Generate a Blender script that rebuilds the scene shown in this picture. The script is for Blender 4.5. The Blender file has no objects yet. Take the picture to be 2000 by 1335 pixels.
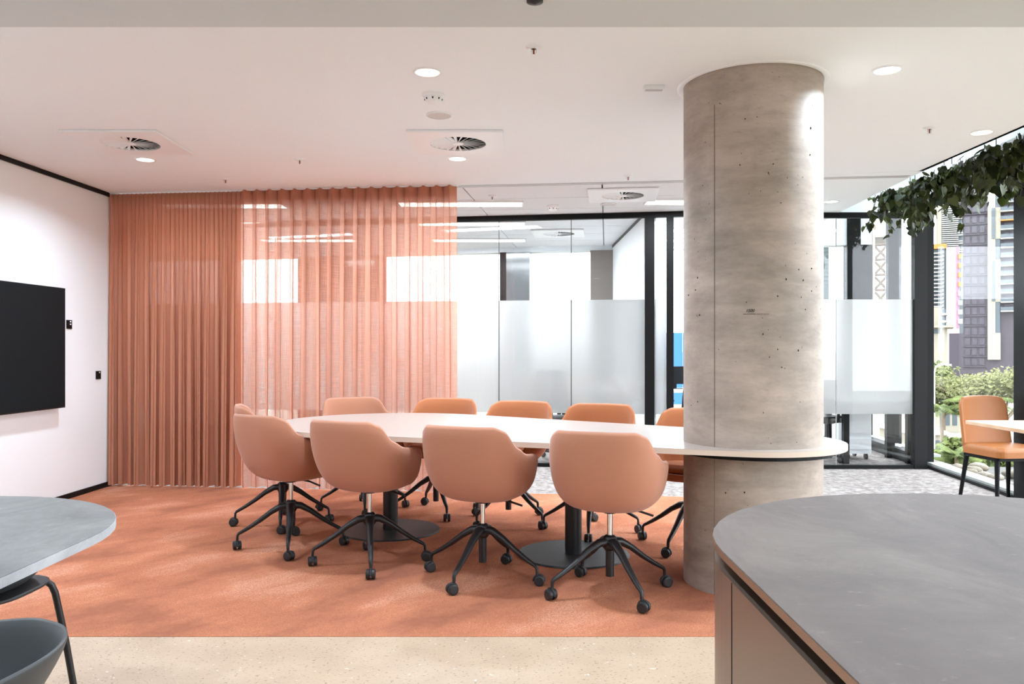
import bpy, math, random
from mathutils import Vector, Matrix, noise
random.seed(7)
SC = bpy.context.scene
COL = SC.collection
PI = math.pi
rad = math.radians

# ------------------------------------------------------------ camera, world, lights, exposure
H = 1.233            # eye height
C = 2.623            # ceiling height
cam_d = bpy.data.cameras.new('camera')
cam_d.sensor_width = 36.0
cam_d.lens = 28.8
cam_d.shift_y = 12.5 / 2000
cam_d.clip_start = 0.05
cam_d.clip_end = 4000
cam = bpy.data.objects.new('camera', cam_d)
cam.location = (0, 0, H)
cam.rotation_euler = (PI / 2, 0, 0)
COL.objects.link(cam)
SC.camera = cam
SC.view_settings.view_transform = 'Standard'
SC.view_settings.look = 'None'
SC.view_settings.gamma = 1
SC.view_settings.use_curve_mapping = False
SC.view_settings.exposure = 0.88
SC.cycles.use_denoising = True
SC.cycles.max_bounces = 10
SC.cycles.diffuse_bounces = 5
SC.cycles.glossy_bounces = 4
SC.cycles.transmission_bounces = 6
SC.cycles.transparent_max_bounces = 24
SC.cycles.caustics_reflective = False
SC.cycles.caustics_refractive = False
SC.cycles.sample_clamp_indirect = 6

world = bpy.data.worlds.new('overcast_sky')
SC.world = world
world.use_nodes = True
wn = world.node_tree.nodes
wl = world.node_tree.links
bg = wn['Background']
tc = wn.new('ShaderNodeTexCoord')
nz = wn.new('ShaderNodeTexNoise'); nz.inputs['Scale'].default_value = 2.5; nz.inputs['Detail'].default_value = 4
rp = wn.new('ShaderNodeValToRGB')
rp.color_ramp.elements[0].position = 0.35; rp.color_ramp.elements[0].color = (.86, .94, 1.0, 1)
rp.color_ramp.elements[1].position = 0.7; rp.color_ramp.elements[1].color = (.93, .98, 1.0, 1)
wl.new(tc.outputs['Generated'], nz.inputs['Vector'])
wl.new(nz.outputs['Fac'], rp.inputs['Fac'])
wl.new(rp.outputs['Color'], bg.inputs['Color'])
bg.inputs['Strength'].default_value = 4.6

sun_d = bpy.data.lights.new('sun', 'SUN'); sun_d.energy = .4; sun_d.angle = rad(12); sun_d.color = (1, 0.96, 0.9)
sun = bpy.data.objects.new('sun', sun_d); COL.objects.link(sun)
sun.rotation_euler = (rad(38), 0, rad(160))     # from behind the building, on to the towers opposite

DOWN = [(-.425, 4.12), (-.40, 6.0), (-2.70, 6.03), (1.873, 4.09), (3.02, 5.27), (-2.75, 4.1), (-.42, 2.2), (1.88, 2.2), (-2.7, 2.2),
        (-.42, .2), (1.88, .2), (-2.7, .2), (-.4, -2), (1.9, -2), (-2.7, -2), (1.9, 6.0)]  # lamps outside the frame are added, unseen, to fill the room
W_DOWN = 15
W_TROFF = 30
TROFF = [(-.49, 7.86, 1.2), (1.86, 7.75, 1.2), (-.45, 9.1, 1.2), (-.42, 10.5, 1.2), (-2.6, 9.1, 1.2), (-2.6, 10.5, 1.2), (-2.8, 7.95, 1.2), (2.4, 9.6, 1.2), (1.95, 10.5, .9)]

def area_light(name, loc, power, sx, sy=None, color=(.83, .98, 1.13)):
    d = bpy.data.lights.new(name, 'AREA'); d.energy = power; d.color = color
    if sy: d.shape = 'RECTANGLE'; d.size = sx; d.size_y = sy
    else: d.shape = 'DISK'; d.size = sx; d.spread = rad(152)
    o = bpy.data.objects.new(name, d); o.location = loc; COL.objects.link(o)
    return o
for i, (x, y) in enumerate(DOWN):
    area_light('downlight_lamp', (x, y, C - .014 if y > 3.3 else C - .135), W_DOWN if y > 3.3 else W_DOWN * .62, .11)
for x, y, L in TROFF:
    area_light('troffer_lamp', (x, y, C - .014), W_TROFF, L - .04, .2, (.90, .99, 1.07))

# ------------------------------------------------------------ materials
def lin(c):
    return tuple(((v / 255) / 12.92 if v / 255 <= .04045 else ((v / 255 + .055) / 1.055) ** 2.4) for v in c) + (1,)
def mat(name, col=(200, 200, 200), rough=.6, metal=0., spec=.5, bump=None, sheen=0., coat=0.):
    m = bpy.data.materials.new(name); m.use_nodes = True
    b = m.node_tree.nodes['Principled BSDF']
    b.inputs['Base Color'].default_value = lin(col)
    b.inputs['Roughness'].default_value = rough
    b.inputs['Metallic'].default_value = metal
    b.inputs['Specular IOR Level'].default_value = spec
    b.inputs['Sheen Weight'].default_value = sheen
    b.inputs['Coat Weight'].default_value = coat
    if bump:
        sc, st = bump
        N = m.node_tree.nodes; L = m.node_tree.links
        t = N.new('ShaderNodeTexCoord'); n = N.new('ShaderNodeTexNoise'); bp = N.new('ShaderNodeBump')
        n.inputs['Scale'].default_value = sc; n.inputs['Detail'].default_value = 3
        bp.inputs['Strength'].default_value = st; bp.inputs['Distance'].default_value = .01
        L.new(t.outputs['Object'], n.inputs['Vector']); L.new(n.outputs['Fac'], bp.inputs['Height']); L.new(bp.outputs['Normal'], b.inputs['Normal'])
    return m
class NT:
    def __init__(s, m): s.m = m; s.N = m.node_tree.nodes; s.L = m.node_tree.links; s.b = s.N.get('Principled BSDF')
    def node(s, t, **kw):
        n = s.N.new(t)
        for k, v in kw.items():
            if k in n.inputs: n.inputs[k].default_value = v
            else: setattr(n, k, v)
        return n
    def coord(s, scale=(1, 1, 1), rot=(0, 0, 0), out='Object'):
        t = s.N.new('ShaderNodeTexCoord'); mp = s.N.new('ShaderNodeMapping')
        mp.inputs['Scale'].default_value = scale; mp.inputs['Rotation'].default_value = rot
        s.L.new(t.outputs[out], mp.inputs['Vector']); return mp.outputs['Vector']
    def coordR(s, rot, scale):
        v = s.coord((1, 1, 1), (0, 0, rot)); mp = s.N.new('ShaderNodeMapping'); mp.inputs['Scale'].default_value = scale; s.L.new(v, mp.inputs['Vector']); return mp.outputs['Vector']
    def noise(s, vec, scale, detail=3, rough=.5, dist=0):
        n = s.N.new('ShaderNodeTexNoise'); n.inputs['Scale'].default_value = scale; n.inputs['Detail'].default_value = detail
        n.inputs['Roughness'].default_value = rough; n.inputs['Distortion'].default_value = dist
        s.L.new(vec, n.inputs['Vector']); return n.outputs['Fac']
    def ramp(s, fac, stops):
        r = s.N.new('ShaderNodeValToRGB'); e = r.color_ramp.elements
        while len(e) < len(stops): e.new(.5)
        for i, (p, c) in enumerate(stops):
            e[i].position = p; e[i].color = lin(c) if max(c) > 1.001 else tuple(c) + (1,)
        s.L.new(fac, r.inputs['Fac']); return r.outputs['Color']
    def mix(s, fac, a, b, mode='MIX'):
        n = s.N.new('ShaderNodeMix'); n.data_type = 'RGBA'; n.blend_type = mode
        for inp, v in ((n.inputs['Factor'], fac), (n.inputs['A'], a), (n.inputs['B'], b)):
            if hasattr(v, 'links'): s.L.new(v, inp)
            elif isinstance(v, (int, float)): inp.default_value = v
            else: inp.default_value = lin(v)
        return n.outputs['Result']
    def math(s, op, a, b=0.):
        n = s.N.new('ShaderNodeMath'); n.operation = op
        for i, v in enumerate((a, b)):
            if hasattr(v, 'links'): s.L.new(v, n.inputs[i])
            else: n.inputs[i].default_value = v
        return n.outputs[0]
    def bump(s, h, st=.3, d=.01):
        n = s.N.new('ShaderNodeBump'); n.inputs['Strength'].default_value = st; n.inputs['Distance'].default_value = d
        s.L.new(h, n.inputs['Height']); s.L.new(n.outputs['Normal'], s.b.inputs['Normal'])

M = {}
M['white'] = mat('white_paint', (240, 244, 246), .55, spec=.3)
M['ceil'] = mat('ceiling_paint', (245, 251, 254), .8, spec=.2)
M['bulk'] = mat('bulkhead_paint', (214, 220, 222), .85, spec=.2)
M['tile'] = mat('ceiling_tile', (236, 238, 240), .85, spec=.2, bump=(90, .15))
M['tbar'] = mat('ceiling_bar', (190, 190, 190), .5)
M['black'] = mat('black_powder_coat', (11, 11, 12), .5, spec=.2)
M['blackm'] = mat('black_chair_metal', (22, 23, 25), .42, spec=.5)
M['plastic'] = mat('black_plastic', (30, 31, 33), .5)
M['grey_shell'] = mat('charcoal_shell_plastic', (62, 66, 68), .45)
M['chrome'] = mat('chrome', (225, 225, 225), .12, 1.0)
M['plate'] = mat('table_base_plate', (44, 46, 48), .5, spec=.4)
M['tv'] = mat('tv_screen', (19, 28, 31), .35, spec=.12)
M['tvs'] = mat('tv_side', (12, 12, 12), .5)
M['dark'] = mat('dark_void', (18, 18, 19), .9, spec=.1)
M['wplastic'] = mat('white_plastic', (244, 247, 249), .4)
M['copper'] = mat('sprinkler_copper', (150, 90, 70), .3, .8)
M['glasslamp'] = bpy.data.materials.new('lamp_glow'); M['glasslamp'].use_nodes = True
b = M['glasslamp'].node_tree.nodes['Principled BSDF']
b.inputs['Emission Color'].default_value = (1, .97, .92, 1); b.inputs['Emission Strength'].default_value = 3.0

def fabric(name, col, col2):
    m = mat(name, col, .9, spec=.15, sheen=.25); t = NT(m)
    v = t.coord((1, 1, 1)); n = t.noise(v, 600, 2); n2 = t.noise(v, 6, 3)
    c = t.mix(n, col, col2); c = t.mix(t.math('MULTIPLY', n2, .35), c, col2)
    t.L.new(c, t.b.inputs['Base Color']); t.bump(n, .25, .002)
    return m
M['peach'] = fabric('peach_upholstery', (190, 136, 110), (174, 118, 92))
M['amber'] = fabric('amber_upholstery', (192, 124, 84), (174, 106, 68))
M['leather'] = mat('tan_leather', (158, 98, 50), .42, spec=.4, bump=(220, .12))

# orange carpet
m = mat('orange_carpet', (205, 120, 80), 1.0, spec=.05); t = NT(m)
v1 = t.coordR(rad(40), (1.9, .95, 1))
na = t.noise(v1, 1.5, 7, .56, .15)
v2 = t.coord((1, 1, 1)); nf = t.noise(v2, 150, 2, .7); nm = t.noise(v2, 30, 3)
v3 = t.coord((1, .9, 1)); nl = t.noise(v3, .75, 2, .5)
c = t.ramp(na, [(.37, (156, 96, 76)), (.46, (186, 118, 88)), (.54, (202, 130, 96)), (.64, (222, 158, 128))])
c = t.mix(t.ramp(nf, [(.35, (0., 0., 0.)), (.65, (.8, .8, .8))]), c, (146, 94, 76))
c = t.mix(t.math('MULTIPLY', nm, .2), c, (235, 160, 120))
t.L.new(c, t.b.inputs['Base Color']); t.bump(nf, .7, .01)
M['carpet'] = m
# grey carpet
m = mat('grey_carpet', (150, 145, 142), 1.0, spec=.05); t = NT(m)
v1 = t.coord((1, 1, 1)); na = t.noise(v1, 14, 6, .7, .5); nf = t.noise(v1, 260, 2)
c = t.ramp(na, [(.36, (120, 113, 110)), (.5, (150, 143, 139)), (.66, (186, 180, 175))])
c = t.mix(t.math('MULTIPLY', nf, .4), c, (110, 104, 102))
t.L.new(c, t.b.inputs['Base Color']); t.bump(nf, .4, .005)
M['gcarpet'] = m
# terrazzo
m = mat('terrazzo', (214, 200, 184), .42, spec=.4); t = NT(m)
v = t.coord((1, 1, 1)); n = t.noise(v, 5, 4)
base = t.ramp(n, [(.3, (180, 157, 134)), (.7, (193, 170, 146))])
vo = t.node('ShaderNodeTexVoronoi'); vo.inputs['Scale'].default_value = 75; t.L.new(t.coord((1, 1, 1)), vo.inputs['Vector'])
sp = t.noise(t.coord((1, 1.7, 1)), 62, 3, .6)
spk = t.ramp(sp, [(.355, (1., 1., 1.)), (.385, (0., 0., 0.))])
c = t.mix(spk, base, (128, 108, 92))
sp2 = t.ramp(t.noise(t.coord((1, 1, 1)), 34, 3, .6), [(.66, (0., 0., 0.)), (.7, (1., 1., 1.))])
c = t.mix(t.math('MULTIPLY', sp2, .6), c, (240, 232, 222))
t.L.new(c, t.b.inputs['Base Color'])
M['terrazzo'] = m
# concrete
m = mat('column_concrete', (186, 174, 164), .55, spec=.35); t = NT(m)
vb = t.coord((.75, .75, 2.6)); n1 = t.noise(vb, 3.6, 10, .72, .25)
n2 = t.noise(t.coord((1, 1, 1)), 2.0, 4, .55, .4)
c = t.ramp(n1, [(.33, (126, 114, 104)), (.46, (152, 140, 129)), (.56, (172, 158, 146)), (.72, (196, 182, 170))])
c2 = t.ramp(n2, [(.38, (142, 132, 122)), (.62, (196, 180, 168))])
c = t.mix(.5, c, c2)
fine = t.noise(t.coord((.5, .5, 1.6)), 38, 6, .8)
c = t.mix(t.ramp(fine, [(.56, (0., 0., 0.)), (.74, (.55, .55, .55))]), c, (122, 114, 106))
spot = t.ramp(t.noise(t.coord((1, 1, 1)), 46, 2, .5), [(.235, (1., 1., 1.)), (.262, (0., 0., 0.))])
c = t.mix(spot, c, (74, 66, 60))
t.L.new(c, t.b.inputs['Base Color']); t.bump(fine, .12, .006)
M['concrete'] = m
# stone tops
def stone(name, c0, c1, c2, rough):
    m = mat(name, c1, rough, spec=.3); t = NT(m)
    n = t.noise(t.coord((1, .55, 1), (0, 0, .5)), 3.6, 9, .72, .8)
    c = t.ramp(n, [(.34, c0), (.5, c1), (.68, c2)])
    n2 = t.ramp(t.noise(t.coord((1, 2.2, 1), (0, 0, .2)), 22, 5, .7), [(.62, (0., 0., 0.)), (.76, (.7, .7, .7))])
    c = t.mix(n2, c, tuple(min(255, v + 22) for v in c2))
    n3 = t.noise(t.coord((1, 1, 1)), 320, 2); c = t.mix(t.math('MULTIPLY', n3, .25), c, c0)
    t.L.new(c, t.b.inputs['Base Color']); return m
M['stone_l'] = stone('grey_stone', (104, 103, 101), (124, 123, 121), (148, 146, 143), .5)
M['stone_edge'] = stone('pale_stone_edge', (150, 152, 156), (172, 174, 178), (196, 198, 202), .6)
M['stone_r'] = stone('taupe_stone', (104, 94, 90), (118, 107, 102), (136, 125, 118), .6)
M['tabletop'] = mat('pale_laminate', (176, 164, 156), .3, spec=.5)
M['tabledge'] = mat('pale_ply_edge', (214, 196, 180), .5)
M['bronze'] = mat('bronze_metal', (132, 112, 98), .36, .55, bump=(3, .02))
M['bronze_edge'] = mat('bronze_edge', (150, 116, 94), .4, .5)
m = mat('timber_top', (206, 172, 140), .45); t = NT(m)
n = t.noise(t.coord((18, 1.2, 1)), 4, 5, .6); c = t.ramp(n, [(.3, (190, 152, 118)), (.7, (216, 184, 152))]); t.L.new(c, t.b.inputs['Base Color'])
M['timber'] = m

def glass(name, tint=(1, 1, 1), refl=.07, haze=0.):
    m = bpy.data.materials.new(name); m.use_nodes = True
    N = m.node_tree.nodes; L = m.node_tree.links; N.remove(N['Principled BSDF'])
    out = N['Material Output']; tr = N.new('ShaderNodeBsdfTransparent'); gl = N.new('ShaderNodeBsdfGlossy')
    gl.inputs['Roughness'].default_value = .01; tr.inputs['Color'].default_value = tint + (1,)
    fr = N.new('ShaderNodeLayerWeight'); fr.inputs['Blend'].default_value = .5
    pw = N.new('ShaderNodeMath'); pw.operation = 'POWER'; pw.inputs[1].default_value = 5; L.new(fr.outputs['Facing'], pw.inputs[0])
    mu = N.new('ShaderNodeMath'); mu.operation = 'MULTIPLY_ADD'; mu.inputs[1].default_value = .4; mu.inputs[2].default_value = refl * .5
    mu.use_clamp = True
    mx = N.new('ShaderNodeMixShader'); L.new(pw.outputs[0], mu.inputs[0]); L.new(mu.outputs[0], mx.inputs[0])
    L.new(tr.outputs[0], mx.inputs[1]); L.new(gl.outputs[0], mx.inputs[2]); L.new(mx.outputs[0], out.inputs['Surface'])
    return m
M['glass'] = glass('clear_glass', (.97, .972, .972), .06)
M['winglass'] = glass('window_glass', (.97, .975, .99), .05)
m = bpy.data.materials.new('frosted_film'); m.use_nodes = True
N = m.node_tree.nodes; L = m.node_tree.links; N.remove(N['Principled BSDF'])
tl = N.new('ShaderNodeBsdfTranslucent'); tl.inputs['Color'].default_value = (.74, .735, .725, 1)
rf = N.new('ShaderNodeBsdfRefraction'); rf.inputs['IOR'].default_value = 1.15; rf.inputs['Roughness'].default_value = .38; rf.inputs['Color'].default_value = (.74, .735, .725, 1)
df = N.new('ShaderNodeBsdfDiffuse'); df.inputs['Color'].default_value = (.85, .85, .85, 1)
a = N.new('ShaderNodeMixShader'); a.inputs[0].default_value = .4; L.new(tl.outputs[0], a.inputs[1]); L.new(rf.outputs[0], a.inputs[2])
a2 = N.new('ShaderNodeMixShader'); a2.inputs[0].default_value = .12; L.new(a.outputs[0], a2.inputs[1]); L.new(df.outputs[0], a2.inputs[2])
L.new(a2.outputs[0], N['Material Output'].inputs['Surface'])
M['frost'] = m

def curtain_mat(name, lo, hi, col, dens, col2):
    m = bpy.data.materials.new(name); m.use_nodes = True
    t = NT(m); N = t.N; L = t.L; N.remove(t.b)
    uv = N.new('ShaderNodeUVMap'); uv.uv_map = 'cloth'
    def nz(scale, s, d=2):
        mp = N.new('ShaderNodeMapping'); mp.inputs['Scale'].default_value = scale; L.new(uv.outputs[0], mp.inputs['Vector'])
        return t.noise(mp.outputs['Vector'], s, d, .6)
    hx = nz((2.0, 60, 1), 3.2, 3)       # horizontal slubs
    vx = nz((75, 1.6, 1), 3.2, 3)       # vertical slubs
    big = nz((1, .5, 1), 2.0, 2)
    s = t.math('ADD', t.math('MULTIPLY', hx, .5), t.math('MULTIPLY', vx, .5))
    s = t.math('ADD', t.math('MULTIPLY', s, .8), t.math('MULTIPLY', big, .2))
    mr = N.new('ShaderNodeMapRange'); mr.inputs['From Min'].default_value = .4; mr.inputs['From Max'].default_value = .6
    mr.inputs['To Min'].default_value = lo; mr.inputs['To Max'].default_value = hi; L.new(s, mr.inputs['Value'])
    # double hem at the heading: attribute
    at = N.new('ShaderNodeAttribute'); at.attribute_name = 'dbl'
    fac = t.math('MULTIPLY', mr.outputs[0], t.math('SUBTRACT', 1.0, at.outputs['Fac']))
    lw = N.new('ShaderNodeLayerWeight'); lw.inputs['Blend'].default_value = .5
    fac = t.math('MULTIPLY', fac, t.math('POWER', t.math('SUBTRACT', 1.0, lw.outputs['Facing']), 1.3))
    d = N.new('ShaderNodeBsdfDiffuse'); d.inputs['Color'].default_value = lin(col)
    tl = N.new('ShaderNodeBsdfTranslucent'); tl.inputs['Color'].default_value = lin(col2)
    mx = N.new('ShaderNodeMixShader'); L.new(t.math('MULTIPLY', t.math('SUBTRACT', 1.0, t.math('MULTIPLY', at.outputs['Fac'], .85)), dens), mx.inputs[0]); L.new(d.outputs[0], mx.inputs[1]); L.new(tl.outputs[0], mx.inputs[2])
    tr = N.new('ShaderNodeBsdfTransparent'); m2 = N.new('ShaderNodeMixShader')
    L.new(fac, m2.inputs[0]); L.new(mx.outputs[0], m2.inputs[1]); L.new(tr.outputs[0], m2.inputs[2])
    L.new(m2.outputs[0], N['Material Output'].inputs['Surface'])
    return m
M['curtain_l'] = curtain_mat('terracotta_linen', .0, .03, (192, 134, 108), .18, (210, 150, 122))
M['curtain_r'] = curtain_mat('terracotta_sheer', .06, .60, (190, 126, 100), .5, (230, 176, 152))

def leafmat(name, a, b2):
    m = mat(name, a, .45, spec=.4); t = NT(m)
    oi = N_ = t.N.new('ShaderNodeObjectInfo')
    n = t.noise(t.coord((1, 1, 1)), 9, 2)
    f = t.math('ADD', t.math('MULTIPLY', oi.outputs['Random'], .6), t.math('MULTIPLY', n, .4))
    c = t.ramp(f, [(.2, a), (.8, b2)]); t.L.new(c, t.b.inputs['Base Color']); return m
M['leaf'] = leafmat('ivy_leaf', (28, 38, 14), (80, 92, 38))
M['leafstem'] = mat('ivy_stem', (70, 62, 34), .7)
def treemat(name, a, b2):
    m = mat(name, a, .8, spec=.1); t = NT(m); n = t.noise(t.coord((1, 1, 1)), 1.4, 5, .7)
    c = t.ramp(n, [(.35, a), (.65, b2)]); t.L.new(c, t.b.inputs['Base Color']); return m
M['tree1'] = treemat('tree_green', (50, 60, 30), (96, 104, 58))
M['tree2'] = treemat('tree_pale', (74, 78, 48), (126, 126, 86))
M['palm'] = treemat('palm_green', (50, 64, 32), (108, 118, 68))
M['trunk'] = mat('bark', (120, 104, 86), .9)
M['purple'] = mat('purple_facade', (62, 54, 62), .7)
M['purpledk'] = mat('purple_glass', (54, 47, 57), .5)
M['cream'] = mat('cream_render', (144, 138, 122), .8)
M['slab'] = mat('white_slab', (150, 150, 146), .7)
M['bluegrey'] = mat('bluegrey_glass', (66, 75, 80), .4)
M['slate'] = mat('slate_tower', (46, 56, 58), .5)
M['pink'] = mat('pink_tower', (172, 152, 160), .8)
M['mauve'] = mat('mauve_stripe', (160, 112, 134), .8)
M['orange'] = mat('orange_panel', (160, 108, 48), .8)
M['tan'] = mat('tan_facade', (134, 124, 110), .8)
M['brace'] = mat('brown_steel', (110, 96, 82), .7)
M['blue'] = mat('blue_hoarding', (30, 90, 160), .6)
M['roof'] = mat('pale_roof', (168, 160, 146), .8)
M['green_t'] = mat('green_glass_tower', (38, 54, 50), .35)
M['ground'] = mat('outside_ground', (116, 112, 100), .9, bump=(.5, .3))
m = mat('river_stone', (160, 150, 132), .75); t = NT(m); n = t.noise(t.coord(), 14, 4); c = t.ramp(n, [(.3, (92, 84, 72)), (.7, (156, 146, 126))]); t.L.new(c, t.b.inputs['Base Color']); M['stone'] = m
M['sill'] = mat('pale_sill', (176, 180, 176), .5)
M['paper'] = mat('yellow_paper', (214, 216, 120), .8)
M['ink'] = mat('marker_ink', (30, 18, 16), .8)
M['smokeglass'] = mat('dark_cladding', (84, 88, 90), .14, spec=.8)
M['spandrel'] = mat('concrete_panel', (118, 110, 104), .3, spec=.7)

# ------------------------------------------------------------ mesh builder
class MB:
    def __init__(s): s.v = []; s.f = []; s.sm = []
    def add(s, vs, fs, smooth=False):
        o = len(s.v); s.v += [tuple(p) for p in vs]
        for f in fs: s.f.append(tuple(i + o for i in f)); s.sm.append(smooth)
        return s
    def box(s, x0, x1, y0, y1, z0, z1):
        vs = [(x0, y0, z0), (x1, y0, z0), (x1, y1, z0), (x0, y1, z0), (x0, y0, z1), (x1, y0, z1), (x1, y1, z1), (x0, y1, z1)]
        return s.add(vs, [(3, 2, 1, 0), (4, 5, 6, 7), (0, 1, 5, 4), (1, 2, 6, 5), (2, 3, 7, 6), (3, 0, 4, 7)])
    def wallbox(s, a, b2, t0, t1, z0, z1):
        """box along plan line a->b, from offset t0 to t1 on its left side"""
        a = Vector(a); b2 = Vector(b2); d = (b2 - a).normalized(); n = Vector((-d.y, d.x))
        P = [a + n * t0, b2 + n * t0, b2 + n * t1, a + n * t1]
        vs = [(p.x, p.y, z0) for p in P] + [(p.x, p.y, z1) for p in P]
        return s.add(vs, [(3, 2, 1, 0), (4, 5, 6, 7), (0, 1, 5, 4), (1, 2, 6, 5), (2, 3, 7, 6), (3, 0, 4, 7)])
    def cone(s, p0, p1, r0, r1, n=16, caps=True):
        p0 = Vector(p0); p1 = Vector(p1); d = (p1 - p0).normalized()
        u = d.orthogonal().normalized(); w = d.cross(u)
        vs = []
        for p, r in ((p0, r0), (p1, r1)):
            for i in range(n):
                a = 2 * PI * i / n; vs.append(p + (u * math.cos(a) + w * math.sin(a)) * r)
        s.add(vs, [(i, (i + 1) % n, n + (i + 1) % n, n + i) for i in range(n)], True)
        if caps: s.add(vs, [tuple(range(n))[::-1], tuple(range(n, 2 * n))])
        return s
    def lathe(s, prof, n=32, c=(0, 0), smooth=True):
        """prof: list of (r, z)"""
        vs = []; m = len(prof)
        for r, z in prof:
            for i in range(n):
                a = 2 * PI * i / n; vs.append((c[0] + r * math.cos(a), c[1] + r * math.sin(a), z))
        fs = []
        for j in range(m - 1):
            for i in range(n):
                fs.append((j * n + i, j * n + (i + 1) % n, (j + 1) * n + (i + 1) % n, (j + 1) * n + i))
        return s.add(vs, fs, smooth)
    def tube(s, pts, r, n=10, rs=None, flat=1.0):
        P = [Vector(p) for p in pts]; m = len(P); vs = []
        up = Vector((0, 0, 1)); prev = None
        for i, p in enumerate(P):
            d = (P[min(i + 1, m - 1)] - P[max(i - 1, 0)]).normalized()
            if prev is None: u = d.orthogonal().normalized() if abs(d.z) > .95 else d.cross(up).normalized()
            else: u = (prev - d * prev.dot(d)).normalized()
            prev = u; w = d.cross(u); rr = rs[i] if rs else r
            for k in range(n):
                a = 2 * PI * k / n; vs.append(p + u * math.cos(a) * rr + w * math.sin(a) * rr * flat)
        fs = [(j * n + k, j * n + (k + 1) % n, (j + 1) * n + (k + 1) % n, (j + 1) * n + k) for j in range(m - 1) for k in range(n)]
        s.add(vs, fs, True); s.add(vs, [tuple(range(n))[::-1], tuple(range((m - 1) * n, m * n))])
        return s
    def prism(s, poly, z0, z1, bev=0.):
        """convex outline extruded, small chamfer at the top"""
        n = len(poly); cx = sum(p[0] for p in poly) / n; cy = sum(p[1] for p in poly) / n
        rings = [(z0, 0)] + ([(z1 - bev, 0), (z1, bev)] if bev else [(z1, 0)])
        vs = []
        for z, ins in rings:
            for p in poly:
                d = Vector((cx - p[0], cy - p[1])); L_ = d.length or 1
                vs.append((p[0] + d.x / L_ * ins, p[1] + d.y / L_ * ins, z))
        m = len(rings)
        s.add(vs, [(j * n + i, j * n + (i + 1) % n, (j + 1) * n + (i + 1) % n, (j + 1) * n + i) for j in range(m - 1) for i in range(n)])
        return s.add(vs, [tuple(range(n))[::-1], tuple(range((m - 1) * n, m * n))])
    def ball(s, c, r, n=10, m=6):
        c = Vector(c); rr = r if hasattr(r, '__len__') else (r, r, r); vs = [c + Vector((0, 0, -rr[2]))]
        for j in range(1, m):
            t = -PI / 2 + PI * j / m
            for i in range(n):
                a = 2 * PI * i / n; vs.append(c + Vector((rr[0] * math.cos(t) * math.cos(a), rr[1] * math.cos(t) * math.sin(a), rr[2] * math.sin(t))))
        vs.append(c + Vector((0, 0, rr[2])))
        fs = [(0, 1 + (i + 1) % n, 1 + i) for i in range(n)]
        for j in range(m - 2):
            for i in range(n): fs.append((1 + j * n + i, 1 + j * n + (i + 1) % n, 1 + (j + 1) * n + (i + 1) % n, 1 + (j + 1) * n + i))
        L_ = 1 + (m - 1) * n; b0 = 1 + (m - 2) * n
        fs += [(b0 + i, b0 + (i + 1) % n, L_) for i in range(n)]
        return s.add(vs, fs, True)
    def mesh(s, name, mt):
        me = bpy.data.meshes.new(name); me.from_pydata(s.v, [], s.f); me.polygons.foreach_set('use_smooth', s.sm)
        if mt: me.materials.append(mt)
        me.update(); return me
    def build(s, name, mt, parent=None, loc=None, rotz=0, bevel=0, label=None):
        o = bpy.data.objects.new(name, s.mesh(name, mt)); COL.objects.link(o)
        if loc: o.location = loc
        if rotz: o.rotation_euler.z = rotz
        if parent: o.parent = parent
        if bevel:
            md = o.modifiers.new('bevel', 'BEVEL'); md.width = bevel; md.segments = 2; md.limit_method = 'ANGLE'
        if label: o['label'] = label
        return o
def thing(name, label, cat, loc=(0, 0, 0), rz=0, group=None, kind=None):
    o = bpy.data.objects.new(name, None); COL.objects.link(o); o.location = loc; o.rotation_euler = (0, 0, rz)
    o.empty_display_size = .1
    return tag(o, label, cat, group, kind)
def tag(o, label, cat=None, group=None, kind=None):
    o['label'] = label
    if cat: o['category'] = cat
    if group: o['group'] = group
    if kind: o['kind'] = kind
    return o
def struct(name, label, cat='structure'):
    return thing(name, label, cat, kind='structure')
def copy_tree(o, parent=None):
    c = o.copy(); COL.objects.link(c)
    if parent: c.parent = parent
    for ch in list(o.children): copy_tree(ch, c)
    return c

# ------------------------------------------------------------ setting: floors, walls, ceiling
# building axes: the far track line runs (-3.61,7.37) -> (1.41,6.79) and on
def track_y(x): return 7.37 - .1156 * (x + 3.61)
def part_y(x): return 8.62 - .07 * (x + .0) if x < 2.2 else 8.42    # glass partition line
A0 = (-3.72, 4.9); LWALL = lambda y: -3.677 + .045 * (y - 5.884)

o = MB().box(-6, 5.0, -6, 3.504, -.2, 0).build('floor', M['terrazzo']); tag(o, 'pale speckled terrazzo floor in front of the orange carpet', 'floor', kind='structure')
ex = 1.62
mb = MB(); vs = [(-3.9, 3.504), (ex, 3.504), (ex, track_y(ex) + .02), (-3.9, track_y(-3.9) + .02)]
mb.prism(vs, -.2, .002); o = mb.build('floor.001', M['carpet']); tag(o, 'mottled orange carpet under the long table', 'carpet', kind='structure')
mb = MB(); mb.prism([(-3.9, track_y(-3.9) + .02), (ex, track_y(ex) + .02), (4.6, track_y(ex)), (4.75, 11.0), (-5.7, 12.6), (-5.7, 7.5)], -.2, .001)
mb.prism([(ex, 3.504), (4.15, 3.504), (4.6, track_y(ex)), (ex, track_y(ex) + .02)], -.2, .001)
o = mb.build('floor.002', M['gcarpet']); tag(o, 'grey flecked carpet by the window and glass offices', 'carpet', kind='structure')

# ceiling (plaster), with the raised strip by the windows
cl = struct('ceiling', 'white plaster ceiling over the table', 'ceiling')
xe = 3.22
mb = MB(); mb.prism([(-3.95, 3.24), (xe, 3.24), (xe, 6.46), (1.62, 6.77), (-3.95, track_y(-3.95) + .0)], C, C + .25)
mb.build('ceiling_panel', M['ceil'], cl)
mb = MB(); mb.box(-6, 5, -6, 3.24, C - .12, C + .3); o = mb.build('ceiling_bulkhead', M['bulk'], cl)
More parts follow.
